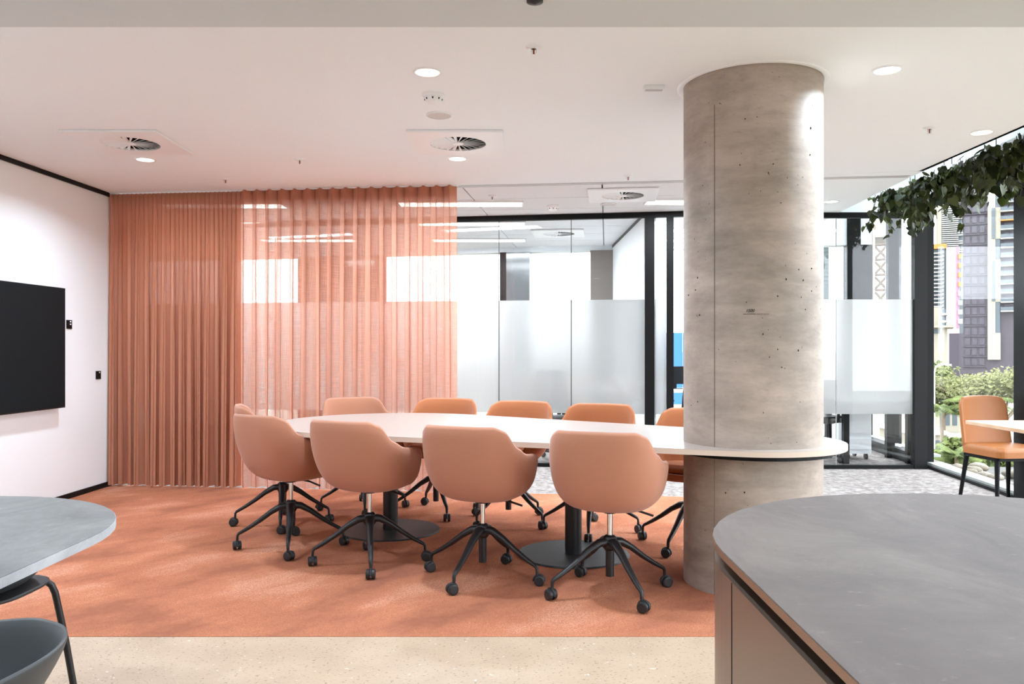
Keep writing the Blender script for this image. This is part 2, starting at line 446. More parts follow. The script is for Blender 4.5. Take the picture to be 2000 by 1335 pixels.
# tiled ceiling beyond the track
gx0 = Vector((-3.9, track_y(-3.9) + .07)); dx = Vector((5.02, -.58)).normalized(); dy = Vector((-dx.y, dx.x))
tm = MB().box(0, 1.188, 0, .588, 0, .02).mesh('ceiling_tile', M['tile'])
ang = math.atan2(dx.y, dx.x)
def tile_ok(p): return p.x < 3.4 + .1 and True
cg = struct('ceiling.001', 'white tiled ceiling with fine grid over the corridor and offices', 'ceiling')
tw, td = 1.2, .6
trof_cells = []
for j in range(8):
    for i in range(-2, 6):
        p = gx0 + dx * (i * tw - .1) + dy * (j * td)
        q = p + dx * 1.188
        if q.x > 3.35: continue
        o = bpy.data.objects.new('ceiling_tile', tm); COL.objects.link(o); o.parent = cg
        o.location = (p.x, p.y, C + .002); o.rotation_euler.z = ang
# grid bars (sit in the joints) and slab above
mb = MB(); mb.prism([(-5.7, 7.2), (-3.95, 6.9), (3.3, 6.2), (3.3, 11.6), (-5.7, 12.7)], C + .03, C + .2); mb.build('ceiling_grid', M['tbar'], cg)
# edge strip between plaster and tiles (curtain track recess)
mb = MB(); mb.wallbox((-3.9, track_y(-3.9)), (3.2, track_y(3.2)), -.01, .07, C - .004, C + .1); o = mb.build('trim_1', M['tbar'])
tag(o, 'thin pale ceiling edge trim where plaster meets tiles', 'trim', kind='structure')
# ceiling strip right of the tiles
mb = MB(); mb.prism([(2.2, 6.62), (xe, 6.42), (3.5, 10.9), (2.75, 11.1)], C - .002, C + .25); o = mb.build('ceiling.002', M['ceil']); tag(o, 'white plaster ceiling strip beside the window recess', 'ceiling', kind='structure')
# raised recess over the windows
mb = MB(); mb.box(3.1, 5.2, 3.2, 11.5, 3.12, 3.3); mb.box(xe - .03, xe + .0, 3.2, 6.5, C, 3.2)
o = mb.build('ceiling.003', M['ceil']); tag(o, 'raised white ceiling recess above the windows', 'ceiling', kind='structure')

# left wall
def LW(y): return (LWALL(y), y)
o = MB().wallbox(LW(-6), LW(7.46), 0, .2, 0, C + .3).build('wall_left', M['white']); tag(o, 'plain white wall carrying the screen', 'wall', kind='structure')
o = MB().wallbox(LW(-6), LW(7.45), -.012, 0, 0, .045).build('baseboard_left', M['black']); tag(o, 'slim black skirting along the white wall', 'baseboard', kind='structure')
o = MB().wallbox(LW(3.3), LW(7.45), -.014, 0, C - .035, C).build('trim_2', M['black']); tag(o, 'black shadow line between white wall and ceiling', 'trim', kind='structure')
o = MB().wallbox((-5.6, 7.4), (-5.5, 12.4), 0, .2, 0, C + .3).build('wall_4', M['white']); tag(o, 'white far end wall of the offices behind the curtain', 'wall', kind='structure')
o = MB().wallbox((-5.7, 7.45), (-3.7, 7.46), -.1, 0.1, 0, C + .3).build('wall_5', M['white']); tag(o, 'white return wall behind the screen wall', 'wall', kind='structure')
# unseen rear of the room: closed with solid grey to cut frontal light
o = MB().box(-6, 4.5, -6.2, -6.0, 0, C).build('wall_front', mat('grey_paint', (150, 150, 150), .8)); tag(o, 'unseen grey wall behind the viewer, kept solid to cut frontal light', 'wall', kind='structure')
o = MB().wallbox((-6.0, -6.1), (-4.2, -6.0), 0, .1, 0, C).build('wall_6', M['white']); tag(o, 'white wall end behind the viewer', 'wall', kind='structure')

# ------------------------------------------------------------ right window wall (black posts, glass)
R0 = Vector((3.42, -1.0)); R1 = Vector((4.29, 8.50)); R2 = Vector((4.52, 10.5))
rdir = Vector((4.29 - 4.125, 8.58 - 6.80)).normalized(); rn = Vector((rdir.y, -rdir.x))   # outward
def RP(d, off=0): 
    p = Vector((4.30, 8.45)) - rdir * d + rn * off
    return (p.x, p.y)
w1 = struct('window_1', 'tall black-framed window wall beside the tan chair', 'window')
posts = [-.14, 1.86, 3.4, 5.1, 6.8, 8.5, 10.2, 11.9, 13.6]
for d in posts:
    MB().wallbox(RP(d + .09), RP(d - .09), -.07, .04, 0, 3.2).build('window_post', M['black'], w1)
for i in range(len(posts) - 1):
    a, b2 = posts[i] + .09, posts[i + 1] - .09
    MB().wallbox(RP(b2), RP(a), -.045, -.035, .06, 3.12).build('window_pane', M['winglass'], w1)
    MB().wallbox(RP(b2), RP(a), -.14, 0, 0.03, .055).build('window_sill', M['sill'], w1)
MB().wallbox(RP(13.8), RP(0), .05, .12, 2.76, 3.12).build('window_bulkhead', M['ceil'], w1)
MB().wallbox(RP(13.8), RP(0), 0, .03, 0, .03).build('window_track', M['black'], w1)
MB().wallbox(RP(13.8), RP(0), -.06, .04, 3.06, 3.12).build('window_head', M['wplastic'], w1)
# right window of the end office, goes on behind the partition
w2 = struct('window_2', 'office window beyond the glass partition on the street side', 'window')
RB = lambda t, off=0: (4.33 + .19 * t / 2.0 + off, 8.55 + t)
for t_ in (1.0, 1.98):
    MB().wallbox(RB(t_ - .04), RB(t_ + .04), -.1, .05, 0, 3.2).build('window_post', M['black'], w2)
MB().wallbox(RB(0), RB(2.0), -.02, -.01, .12, 3.1).build('window_pane', M['winglass'], w2)
MB().wallbox(RB(0), RB(2.0), -.02, .10, 0, .12).build('window_base', M['black'], w2)
MB().wallbox(RB(0), RB(2.0), -.14, -.02, .1, .125).build('window_sill', M['sill'], w2)

# ------------------------------------------------------------ exterior window wall at the far side of the offices
FX = lambda x: 11.35 - .19 * (x - .0)      # plan line of the far facade
w3 = struct('window_3', 'far office windows with dark posts and panels', 'window')
def far_box(x0, x1, z0, z1, t0, t1, name, mt, par=w3):
    return MB().wallbox((x0, FX(x0)), (x1, FX(x1)), t0, t1, z0, z1).build(name, mt, par)
far_box(-5.6, 4.6, 2.56, 3.2, -.02, .2, 'window_head', M['ceil']).location.z = 0
far_box(-5.6, 4.6, 0, .1, -.05, .2, 'window_base', M['black'])
for x0, x1, mt in ((-.16, -.07, M['black']), (-.07, .25, M['smokeglass']), (1.07, 1.38, M['spandrel']), (-3.1, -1.95, M['smokeglass']), (-1.95, -1.86, M['black']), (-4.3, -4.2, M['black']),
                   (4.30, 4.46, M['black'])):
    far_box(x0, x1, .1, 2.56 if x1 < 4 else 3.1, -.05, .2, 'window_post', mt)
for x0, x1 in ((-5.6, -4.3), (-4.2, -3.1), (-1.86, -.16), (.25, 1.07), (1.45, 2.15), (2.3, 4.30)):
    far_box(x0, x1, .1, 2.56, .05, .06, 'window_pane', M['winglass'])

# ------------------------------------------------------------ glass partition with frosted band
PT = C - .008
wp = struct('wall_back', 'black-framed glass office partition with frosted band', 'partition')
def py_(x): return 8.69 - .155 * (x + .6) if x < 2.1 else 8.40
def seg(x0, x1): return (x0, py_(x0)), (x1, py_(x1))
for x0, x1 in ((-5.5, 2.09), (2.1, 4.2)):
    a, b2 = seg(x0, x1)
    MB().wallbox(a, b2, -.03, .03, C - .055, C).build('top_track', M['black'], wp)
    MB().wallbox(a, b2, -.03, .03, 0, .04).build('bottom_track', M['black'], wp)
def pane(x0, x1, frost=True):
    a, b2 = seg(x0, x1)
    MB().wallbox(a, b2, -.005, .005, .04, C - .055).build('glass_pane', M['glass'], wp)
    if frost: MB().wallbox(a, b2, .006, .0065, .56, 1.735).build('frosted_film', M['frost'], wp)
joints = [-3.6, -2.52, -1.43, -.14 + .0, .617, 1.35]
xs = [-5.5, -4.55, -3.6, -2.6, -1.62, -.137, .615, 1.355]
for i in range(len(xs) - 1):
    pane(xs[i] + .002, xs[i + 1] - .002)
    if i: 
        a, b2 = seg(xs[i] - .003, xs[i] + .003); MB().wallbox(a, b2, -.006, .007, .04, C - .055).build('glass_joint', M['plastic'], wp)
for x0, x1 in ((1.36, 1.455), (1.575, 1.645)):
    a, b2 = seg(x0, x1); MB().wallbox(a, b2, -.04, .04, 0, C - .05).build('door_post', M['black'], wp)
pane(1.457, 1.573)
pane(2.3, 3.32); pane(3.326, 4.115)
a, b2 = seg(3.321, 3.325); MB().wallbox(a, b2, -.006, .007, .04, C - .055).build('glass_joint', M['slab'], wp)
a, b2 = seg(4.11, 4.24); MB().wallbox(a, b2, -.04, .04, 0, C).build('end_post', M['black'], wp)
# bulkhead over the partition on the window side
MB().wallbox(*seg(2.1, 4.3), -.03, .05, C, 3.2).build('bulkhead', M['ceil'], wp)
# wall between the two offices (runs away from the partition)
o = MB().wallbox((1.42, 8.42), (1.42, 11.05), -.06, .06, 0, C).build('wall_2', M['white']); tag(o, 'white wall dividing the two glass offices', 'wall', kind='structure')
o = MB().wallbox((2.42, 8.5), (2.42, 10.85), -.05, .05, 0, C).build('wall_3', M['white']); tag(o, 'white wall between the narrow office and the end office', 'wall', kind='structure')
o = MB().wallbox((1.36, 8.5), (1.36, 11.05), 0, .01, C - .03, C).build('trim_3', M['plastic']); tag(o, 'dark shadow line along top of office dividing wall', 'trim', kind='structure')

# ------------------------------------------------------------ concrete column
CX, CY, CR = 1.271, 4.339, .355
col = struct('pillar', 'round raw concrete column rising through the end of the table', 'column')
mb = MB(); prof = [(CR, 0)] + [(CR, z * .1) for z in range(1, 27)] + [(CR, C)]
mb.lathe(prof, 96, (CX, CY)); mb.build('shaft', M['concrete'], col)
def colpt(a, r=CR, z=0): return Vector((CX + r * math.cos(a), CY + r * math.sin(a), z))
sa = math.atan2(-.30, -.195)
a_seam = None
for k in range(720):      # seam where the eye meets the shaft left of its middle
    a_ = -PI + k * PI / 720; p = colpt(a_)
    if p.x / p.y < .2475 and p.y < CY + .02: a_seam = a_
mb = MB()
P = [colpt(a_seam, CR + .0008, z * .05) for z in range(0, 50)]
mb.tube(P, .0014, 6); mb.build('seam', mat('seam_line', (112, 102, 94), .8), col)
# bug holes where the photo shows them (angle, height)
mb = MB()
holes = [(1478, 228), (1455, 232), (1510, 320), (1537, 347), (1567, 346), (1558, 361), (1582, 302), (1586, 206), (1535, 545), (1560, 526), (1585, 524), (1568, 547), (1594, 560), (1585, 568), (1565, 580),
         (1519, 578), (1573, 604), (1500, 644), (1490, 652), (1519, 682), (1502, 697), (1559, 684), (1457, 590), (1362, 542), (1358, 566), (1345, 576), (1362, 784), (1350, 791), (1556, 863), (1453, 961), (1417, 962), (1366, 615), (1444, 322), (1583, 250)]
for px, py in holes:
    for k in range(360):
        a_ = -PI + k * PI / 360; p = colpt(a_)
        if p.x / p.y >= (px - 1000) / 1600: break
    z = H + (680 - py) * p.y / 1600
    s_ = random.uniform(.002, .0045)
    c_ = colpt(a_, CR, z); n_ = Vector((math.cos(a_), math.sin(a_), 0))
    mb.ball(c_, (s_, s_, s_ * random.uniform(.8, 1.7)), 8, 5)
o = mb.build('air_hole', mat('hole_dark', (62, 54, 48), .9), col); o['kind'] = 'stuff'
mb = MB(); mb.lathe([(CR + .004, C - .004), (CR + .03, C - .004), (CR + .034, C), (CR + .034, C + .01)], 96, (CX, CY)); mb.build('ceiling_collar', M['wplastic'], col)
# pencilled level mark
for k in range(720):
    a_ = -PI + k * PI / 720; p = colpt(a_)
    if p.x / p.y >= .2905: break
zt = H + (680 - 609) * p.y / 1600
cu = bpy.data.curves.new('level_mark', 'FONT'); cu.body = '1500'; cu.size = .021; cu.extrude = .0004; cu.shear = .25; cu.align_x = 'CENTER'
cu.materials.append(M['ink'])
o = bpy.data.objects.new('level_mark', cu); COL.objects.link(o); pp = colpt(a_, CR + .0012, zt)
o.location = pp; o.rotation_euler = (PI / 2, 0, a_ + PI / 2); o.parent = col
for (a0, a1, w_) in ((-.09, .075, .0012), (.085, .25, .0007)):
    mb = MB(); mb.tube([colpt(a_ + a0 + (a1 - a0) * k / 10, CR + .001, zt - .010) for k in range(11)], w_, 6); mb.build('level_line', M['ink'], col)

# ------------------------------------------------------------ curtains
def curtain(name, x0, x1, nf, amp0, amp1, ztop, seed, mt, dens=14, irregular=0., y_off=0.10, head=.085):
    nu = nf * dens; nv = 30; rnd = random.Random(seed)
    ph = [rnd.uniform(-1, 1) for _ in range(nf + 2)]; am = [rnd.uniform(.55, 1.25) for _ in range(nf + 2)]; sh = [rnd.uniform(-1, 1) for _ in range(nf + 2)]
    me_v = []; uvs = []; dbl = []
    zb = .018
    zs = [0, .03, .07, .10] + [.10 + (1 - .10) * k / 26 for k in range(1, 27)]   # fraction from top, head first
    nv = len(zs)
    Ltot = abs(x1 - x0)
    for j, fz in enumerate(zs):
        z = ztop + (zb - ztop) * fz
        f = fz ** .8
        for i in range(nu + 1):
            u = i / nu; k = u * nf; ki = min(int(k), nf - 1); kf = k - ki
            ss = kf * kf * (3 - 2 * kf)
            a0 = am[ki] * (1 - ss) + am[ki + 1] * ss
            p0 = ph[ki] * (1 - ss) + ph[ki + 1] * ss; s0 = sh[ki] * (1 - ss) + sh[ki + 1] * ss
            amp = amp0 + (amp1 * (1 + irregular * (a0 - 1)) - amp0) * f
            th = 2 * PI * (k + irregular * .35 * p0 * f) 
            x = x0 + (x1 - x0) * u + irregular * .02 * s0 * f * min(1, 8 * u, 8 * (1 - u)) + .25 * amp * math.sin(2 * th) * -1
            yy = track_y(x) + y_off + amp * (math.cos(th) + .18 * math.sin(2.3 * th + 3 * p0) * f) + irregular * (.012 * s0 + .068 * math.cos(th * .5 + .6 * p0)) * f
            zz = z
            me_v.append((x, yy, zz)); uvs.append((u * Ltot * 1.9, z)); dbl.append(1.0 if z > ztop - head else (.0))
    fs = []
    for j in range(nv - 1):
        for i in range(nu): fs.append((j * (nu + 1) + i, j * (nu + 1) + i + 1, (j + 1) * (nu + 1) + i + 1, (j + 1) * (nu + 1) + i))
    me = bpy.data.meshes.new(name); me.from_pydata(me_v, [], fs); me.polygons.foreach_set('use_smooth', [True] * len(fs))
    uv = me.uv_layers.new(name='cloth')
    for l in me.loops: uv.data[l.index].uv = uvs[l.vertex_index]
    at = me.attributes.new('dbl', 'FLOAT', 'POINT'); at.data.foreach_set('value', dbl)
    me.materials.append(mt); me.update()
    o = bpy.data.objects.new(name, me); COL.objects.link(o); return o
cu1 = curtain('curtain', -3.612, -2.395, 30, .024, .036, C - .012, 3, M['curtain_l'], irregular=.8, y_off=-.03, head=.0)
tag(cu1, 'terracotta linen curtain bunched in dense folds next to the white wall', 'curtain')
cu2 = curtain('curtain.001', -2.40, -.475, 17, .048, .052, C - .003, 5, M['curtain_r'], dens=22, irregular=.45, y_off=-.03)
tag(cu2, 'sheer terracotta curtain drawn out in even waves before the glass', 'curtain')
mb = MB(); mb.wallbox((-3.6, track_y(-3.6) - .045), (-.46, track_y(-.46) - .045), 0, .03, C - .008, C - .0005); o = mb.build('curtain_track', M['wplastic']); tag(o, 'white ceiling track the terracotta curtains hang from', 'curtain track')

# ------------------------------------------------------------ long table
def hull2(c0, r0, c1, r1, n=40):
    c0 = Vector(c0); c1 = Vector(c1); d = c1 - c0; L_ = d.length; th = math.atan2(d.y, d.x); al = math.acos((r0 - r1) / L_)
    P = []
    for i in range(n + 1): # around big end, from +al to 2pi-al
        a = th + al + (2 * PI - 2 * al) * i / n; P.append((c0.x + r0 * math.cos(a), c0.y + r0 * math.sin(a)))
    for i in range(n + 1):
        a = th - al + 2 * al * i / n; P.append((c1.x + r1 * math.cos(a), c1.y + r1 * math.sin(a)))
    return P
TA, TRa, TB, TRb = (-.78, 5.47), .80, (1.265, 4.40), .50
table = thing('meeting_table', 'long pale table with rounded ends wrapped around the concrete column', 'table', (0, 0, 0))
mb = MB(); mb.prism(hull2(TA, TRa, TB, TRb), .712, .7385); mb.build('tabletop', M['tabledge'], table, bevel=.002)
mb = MB(); mb.prism(hull2(TA, TRa - .001, TB, TRb - .001), .7385, .74); mb.build('top_surface', M['tabletop'], table, label='pale laminate top surface')
# under-frame ring around the column
mb = MB(); n = 48; vs = []; fs = []
for i in range(n):
    a = 2 * PI * i / n
    for r, z in ((CR + .004, .69), (CR + .055, .69), (CR + .055, .712), (CR + .004, .712)):
        vs.append((CX + r * math.cos(a), CY + r * math.sin(a), z))
for i in range(n):
    j = (i + 1) % n
    for k in range(4): fs.append((i * 4 + k, j * 4 + k, j * 4 + (k + 1) % 4, i * 4 + (k + 1) % 4))
mb.add(vs, fs, False); mb.build('support_ring', M['black'], table, label='black steel ring round the column')
d = (Vector(TB) - Vector(TA)).normalized()
s0 = Vector(TA) - d * .1; s1 = Vector(TB) - d * (CR + .1)
mb = MB(); mb.wallbox(s0, s1, -.06, .06, .68, .712); mb.build('under_beam', M['black'], table)
for (x, y) in ((-.823, 5.55), (.367, 4.90)):
    mb = MB(); mb.cone((x, y, .012), (x, y, .70), .05, .05, 28); leg = mb.build('pedestal', M['blackm'], table)
    mb = MB(); mb.lathe([(.0, 0), (.33, 0), (.335, .004), (.33, .012), (.0, .013)], 64, (x, y), False)
    b_ = mb.build('base_plate', M['plate'], leg)
    mb = MB(); mb.box(x - .15, x + .15, y - .05, y + .05, .70, .712); mb.build('top_plate', M['black'], leg)

# ------------------------------------------------------------ swivel armchair
def interp(tab, x):
    for i in range(len(tab) - 1):
        if x <= tab[i + 1][0]:
            a, b2 = tab[i], tab[i + 1]; t_ = (x - a[0]) / (b2[0] - a[0]); t_ = t_ * t_ * (3 - 2 * t_)
            return a[1] + (b2[1] - a[1]) * t_
    return tab[-1][1]
def cup(name, rim, zb, a, bb, bf, ex, flare, lean, thick, mt, parent, nphi=64, nv=12, p=2.6, sub=1):
    vs = []; fs = []
    # more samples where the rim drops
    phis = [2 * PI * i / nphi for i in range(nphi)]
    for j in range(nv + 1):
        t_ = (j / nv) * PI / 2
        fr = math.sin(t_) ** (2 / p) if t_ > 0 else 0; g = 1 - max(0, math.cos(t_)) ** (2 / p)
        for ph in phis:
            deg = abs(math.degrees(ph if ph <= PI else ph - 2 * PI))
            Hh = interp(rim, deg); z = zb + (Hh - zb) * g
            c_, s_ = math.cos(ph), math.sin(ph)
            X = a * math.copysign(abs(s_) ** (2 / ex), s_); Y = -(bb if c_ > 0 else bf) * math.copysign(abs(c_) ** (2 / ex), c_)
            k = fr * (1 - flare + flare * min(1, (z - zb) / .25))
            X *= k; Y = Y * k
            back = max(0, c_)
            Y -= lean * back * max(0, z - zb) 
            # top of the back draws in
            X *= 1 - .0 * back
            vs.append((X, Y, z))
    for j in range(nv):
        for i in range(nphi):
            fs.append((j * nphi + i, j * nphi + (i + 1) % nphi, (j + 1) * nphi + (i + 1) % nphi, (j + 1) * nphi + i))
    me = MB().add(vs, fs, True).mesh(name, mt)
    o = bpy.data.objects.new(name, me); COL.objects.link(o); o.parent = parent
    sd = o.modifiers.new('solid', 'SOLIDIFY'); sd.thickness = thick; sd.offset = 1
    ss = o.modifiers.new('sub', 'SUBSURF'); ss.levels = sub; ss.render_levels = sub
    # bake modifiers so that copies share one mesh
    dg = bpy.context.evaluated_depsgraph_get(); ev = o.evaluated_get(dg); nm = bpy.data.meshes.new_from_object(ev)
    o.modifiers.clear(); o.data = nm
    return o
RIM = [(0, .85), (34, .848), (48, .825), (66, .735), (84, .69), (106, .672), (120, .655), (131, .575), (148, .495), (180, .480)]
def pad_mesh(name, a, b_, z0, z1, mt, parent, y0=0, ex=3.2, n=48):
    prof = [(0, z1 + .004), (.5, z1 + .003), (.85, z1), (.96, z1 - .008), (1, (z0 + z1) / 2), (.97, z0)]
    vs = []; fs = []
    for r, z in prof:
        for i in range(n):
            t_ = 2 * PI * i / n; c_, s_ = math.cos(t_), math.sin(t_)
            vs.append((a * r * math.copysign(abs(c_) ** (2 / ex), c_), y0 + b_ * r * math.copysign(abs(s_) ** (2 / ex), s_), z))
    for j in range(len(prof) - 1):
        for i in range(n): fs.append((j * n + i, (j + 1) * n + i, (j + 1) * n + (i + 1) % n, j * n + (i + 1) % n))
    return MB().add(vs, fs, True).build(name, mt, parent)
def make_chair(mt):
    t = thing('swivel_armchair', 'x', 'chair')
    cup('shell', RIM, .452, .265, .25, .235, 2.9, .12, .13, .030, mt, t, 72, 16, 4.4)
    pad_mesh('seat_cushion', .205, .19, .478, .512, mt, t, .0)
    MB().lathe([(.0, .405), (.03, .405), (.035, .42), (.085, .447), (.11, .452), (.11, .462), (0, .462)], 24).build('seat_mount', M['blackm'], t)
    MB().tube([(.03, 0, .43), (.14, .03, .418), (.21, .05, .395)], .006, 8).build('lever', M['blackm'], t)
    MB().cone((0, 0, .27), (0, 0, .41), .0135, .0135, 20).build('gas_lift', M['chrome'], t)
    return t
def make_base(t, ang):
    hub = MB().lathe([(0, .295), (.022, .295), (.034, .285), (.036, .235), (.026, .22), (0, .22)], 20); 
    hub.cone((0, 0, .088), (0, 0, .225), .021, .022, 18)
    hb = hub.build('hub', M['blackm'], t)
    for k in range(4):
        a = ang + k * PI / 2; c_, s_ = math.cos(a), math.sin(a)
        pts = [(.015, .262), (.06, .258), (.12, .224), (.19, .172), (.25, .133), (.29, .110), (.308, .100), (.316, .088), (.317, .062)]
        rs = [.030, .026, .021, .018, .0155, .0135, .012, .010, .009]
        mb = MB(); mb.tube([(r * c_, r * s_, z) for r, z in pts], .02, 10, rs, .8); mb.build('leg', M['blackm'], t)
        # caster with twin wheels, trailing at its own angle
        ca = a + random.uniform(-1.5, 1.5); wx, wy = math.cos(ca), math.sin(ca)
        cx, cy = .317 * c_ + wx * .010, .317 * s_ + wy * .010
        fk = MB(); fk.cone((.317 * c_, .317 * s_, .03), (.317 * c_, .317 * s_, .075), .008, .008, 10)
        fk.tube([(cx + wx * .0285 * math.cos(q), cy + wy * .0285 * math.cos(q), .028 + .0285 * math.sin(q)) for q in [rad(v) for v in range(-10, 200, 20)]], .006, 6)
        f_ = fk.build('caster', M['plastic'], t)
        for s2 in (-1, 1):
            px, py = -wy * s2, wx * s2
            w_ = MB(); w_.cone((cx + px * .006, cy + py * .006, .028), (cx + px * .022, cy + py * .022, .028), .0275, .0265, 22)
            w_.cone((cx + px * .022, cy + py * .022, .028), (cx + px * .025, cy + py * .025, .028), .0265, .020, 22)
            w_.build('wheel', M['plastic'], f_)
protos = {}
def place_chair(x, y, face, star, mt, label, z=0.0, swap=False):
    """face: heading in degrees clockwise from +y"""
    key = mt
    if key not in protos:
        protos[key] = make_chair(M[mt]); r = protos[key]
    else:
        r = copy_tree(protos[key])
        for ch in list(r.children):
            if ch.name.split('.')[0] in ('hub', 'leg', 'caster'):
                for g in list(ch.children): bpy.data.objects.remove(g)
                bpy.data.objects.remove(ch)
    r.location = (x, y, .002); rz = -rad(face); r.rotation_euler.z = rz
    make_base(r, rad(star) - rz)
    tag(r, label, 'chair', 'swivel armchairs round the long table'); return r
place_chair(.492, 4.118, 20, 21, 'peach', 'peach swivel armchair on the near side of the table, next to the column')
place_chair(-.157, 4.39, 23, -25, 'peach', 'peach swivel armchair seen from behind, second from the column on the near side')
place_chair(-.815, 4.69, 26, 11, 'peach', 'peach swivel armchair seen from behind, in front of the left table pedestal')
place_chair(-1.368, 5.07, 36, 12, 'peach', 'peach swivel armchair at the rounded table end, nearer of the two there')
place_chair(-1.61, 5.75, 70, 13, 'peach', 'peach swivel armchair at the rounded table end, half hidden behind its neighbour')
place_chair(-1.14, 6.29, 148, 12, 'peach', 'peach swivel armchair across the table, before the sheer curtain')
place_chair(-.570, 6.14, 196, 19.5, 'amber', 'amber-tan swivel armchair across the table, overlapping the edge of the sheer curtain')
place_chair(-.025, 5.82, 204, 47, 'amber', 'amber-tan swivel armchair across the table, in front of the middle frosted pane')
place_chair(.530, 5.52, 203, -8, 'amber', 'amber-tan swivel armchair across the table, in front of the black door post')
place_chair(1.10, 5.08, 206, 55, 'amber', 'amber-tan swivel armchair mostly hidden behind the concrete column')

# ------------------------------------------------------------ grey table on the left, its tub chairs
lt = thing('side_table', 'grey stone-topped table with rounded end near the white wall', 'table', (-1.70, 1.3, 0))
def pill(x, y0, y1, r, n=28):
    return [(x + r * math.cos(PI * i / n), y1 + r * math.sin(PI * i / n)) for i in range(n + 1)] + [(x + r * math.cos(PI + PI * i / n), y0 + r * math.sin(PI + PI * i / n)) for i in range(n + 1)]
MB().prism(pill(0, -.9, .84, .60), .716, .7385).build('tabletop', M['stone_edge'], lt)
MB().prism(pill(0, -.9, .84, .598), .7385, .74).build('top_surface', M['stone_l'], lt, label='mottled grey stone surface')
MB().prism(pill(0, -.9, .84, .555), .703, .716).build('apron', M['plastic'], lt, label='black apron under the top')
for yy in (-.6, .5):
    MB().cone((-.05, yy, .012), (-.05, yy, .69), .04, .04, 20).build('pedestal', M['blackm'], lt)
    MB().lathe([(0, 0), (.30, 0), (.30, .012), (0, .012)], 40, (-.05, yy), False).build('base_plate', M['plate'], lt)

TUB = [(0, .665), (40, .665), (70, .66), (105, .64), (125, .60), (146, .50), (165, .452), (180, .448)]
def make_tub(loc, face, label):
    t = thing('tub_chair', label, 'chair', loc, -rad(face), 'charcoal tub chairs at the grey table')
    cup('shell', TUB, .425, .275, .25, .235, 2.5, .35, .10, .012, M['grey_shell'], t, 56, 12, 2.2)
    pad_mesh('seat_pad', .19, .18, .445, .465, M['plastic'], t)
    for sx in (-1, 1):
        for sy in (-1, 1):
            P = [(0, sy * .08, .428), (sx * .05, sy * .15, .43), (sx * .09, sy * .19, .43), (sx * .11, sy * .20, .425), (sx * .123, sy * .21, .41), (sx * .13, sy * .22, .38), (sx * .15, sy * .25, .2), (sx * .17, sy * .275, .0)]
            MB().tube(P, .0115, 12).build('leg', M['blackm'], t)
    return t
make_tub((-1.73, 2.64, .002), 182, 'charcoal tub chair tucked under the rounded end of the grey table')
make_tub((-1.055, 1.33, .002), -80, 'charcoal tub chair at the side of the grey table, cut by the picture corner').scale.z = 1.09

# ------------------------------------------------------------ island counter on the right
isl = thing('island_counter', 'bronze-sided island with taupe stone top in front of the column', 'counter', (.885, 0, 0))
MB().prism(pill(0, -.9, 1.345, .54), .887, .8985).build('worktop', M['bronze_edge'], isl, bevel=.0015)
MB().prism(pill(0, -.9, 1.345, .539), .8985, .90).build('top_surface', M['stone_r'], isl, label='taupe stone worktop surface')
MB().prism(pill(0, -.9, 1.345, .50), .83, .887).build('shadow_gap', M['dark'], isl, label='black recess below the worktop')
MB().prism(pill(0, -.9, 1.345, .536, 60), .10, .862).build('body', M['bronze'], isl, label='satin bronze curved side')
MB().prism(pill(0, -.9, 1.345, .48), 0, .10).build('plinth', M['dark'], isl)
mb = MB(); a_ = rad(176)
mb.tube([(-.5362, 1.30, .11), (-.5362, 1.30, .861)], .0008, 6); mb.build('panel_joint', M['dark'], isl)

# ------------------------------------------------------------ tan chair and timber table on the right
def rbox(mb, cx, cy, cz, sx, sy, sz, r=.02, n=4):
    pts = []
    for (qx, qy, a0) in ((1, 1, 0), (-1, 1, PI / 2), (-1, -1, PI), (1, -1, 3 * PI / 2)):
        for k in range(n + 1):
            a = a0 + PI / 2 * k / n; pts.append((cx + qx * (sx / 2 - r) + r * math.cos(a), cy + qy * (sy / 2 - r) + r * math.sin(a)))
    return mb.prism(pts, cz - sz / 2, cz + sz / 2, min(r, sz / 2) * .6)
tc_ = thing('dining_chair', 'tan leather chair with black timber legs beside the window', 'chair', (3.865, 6.45, 0.002), rad(187))
# backrest: gently curved slab, wraps into the seat (local: faces +y)
n = 14; vs = []; fs = []; nz_ = 12
def bk(u, v, off):
    w_ = .212 - .008 * v; x = w_ * u; z = .44 + .405 * v
    rr = .07
    # rounded top corners
    if v > .8:
        q = (v - .8) / .2; lim = 1 - .16 * q * q; x = w_ * max(-1, min(1, u)) * (lim if abs(u) > .0 else 1)
    y = -.20 - .07 * v + .045 * u * u + off
    return (x, y, z - (.012 * u ** 4 if v > .9 else 0))
for off in (0, -.035):
    for j in range(nz_ + 1):
        for i in range(n + 1): vs.append(bk(-1 + 2 * i / n, j / nz_, off))
S_ = (n + 1) * (nz_ + 1)
for j in range(nz_):
    for i in range(n):
        q = j * (n + 1) + i; fs.append((q, q + n + 1, q + n + 2, q + 1)); fs.append((S_ + q, S_ + q + 1, S_ + q + n + 2, S_ + q + n + 1))
for i in range(n):
    fs.append((i, i + 1, S_ + i + 1, S_ + i)); q = nz_ * (n + 1) + i; fs.append((q, S_ + q, S_ + q + 1, q + 1))
for j in range(nz_):
    q = j * (n + 1); fs.append((q, S_ + q, S_ + q + n + 1, q + n + 1)); q += n; fs.append((q, q + n + 1, S_ + q + n + 1, S_ + q))
o = MB().add(vs, fs, True).build('backrest', M['leather'], tc_, bevel=.012)
mb = MB(); rbox(mb, 0, .015, .435, .43, .46, .075, .06, 5); o = mb.build('seat', M['leather'], tc_, bevel=.01)
mb = MB(); rbox(mb, 0, .0, .385, .40, .40, .03, .02); mb.build('seat_frame', M['black'], tc_)
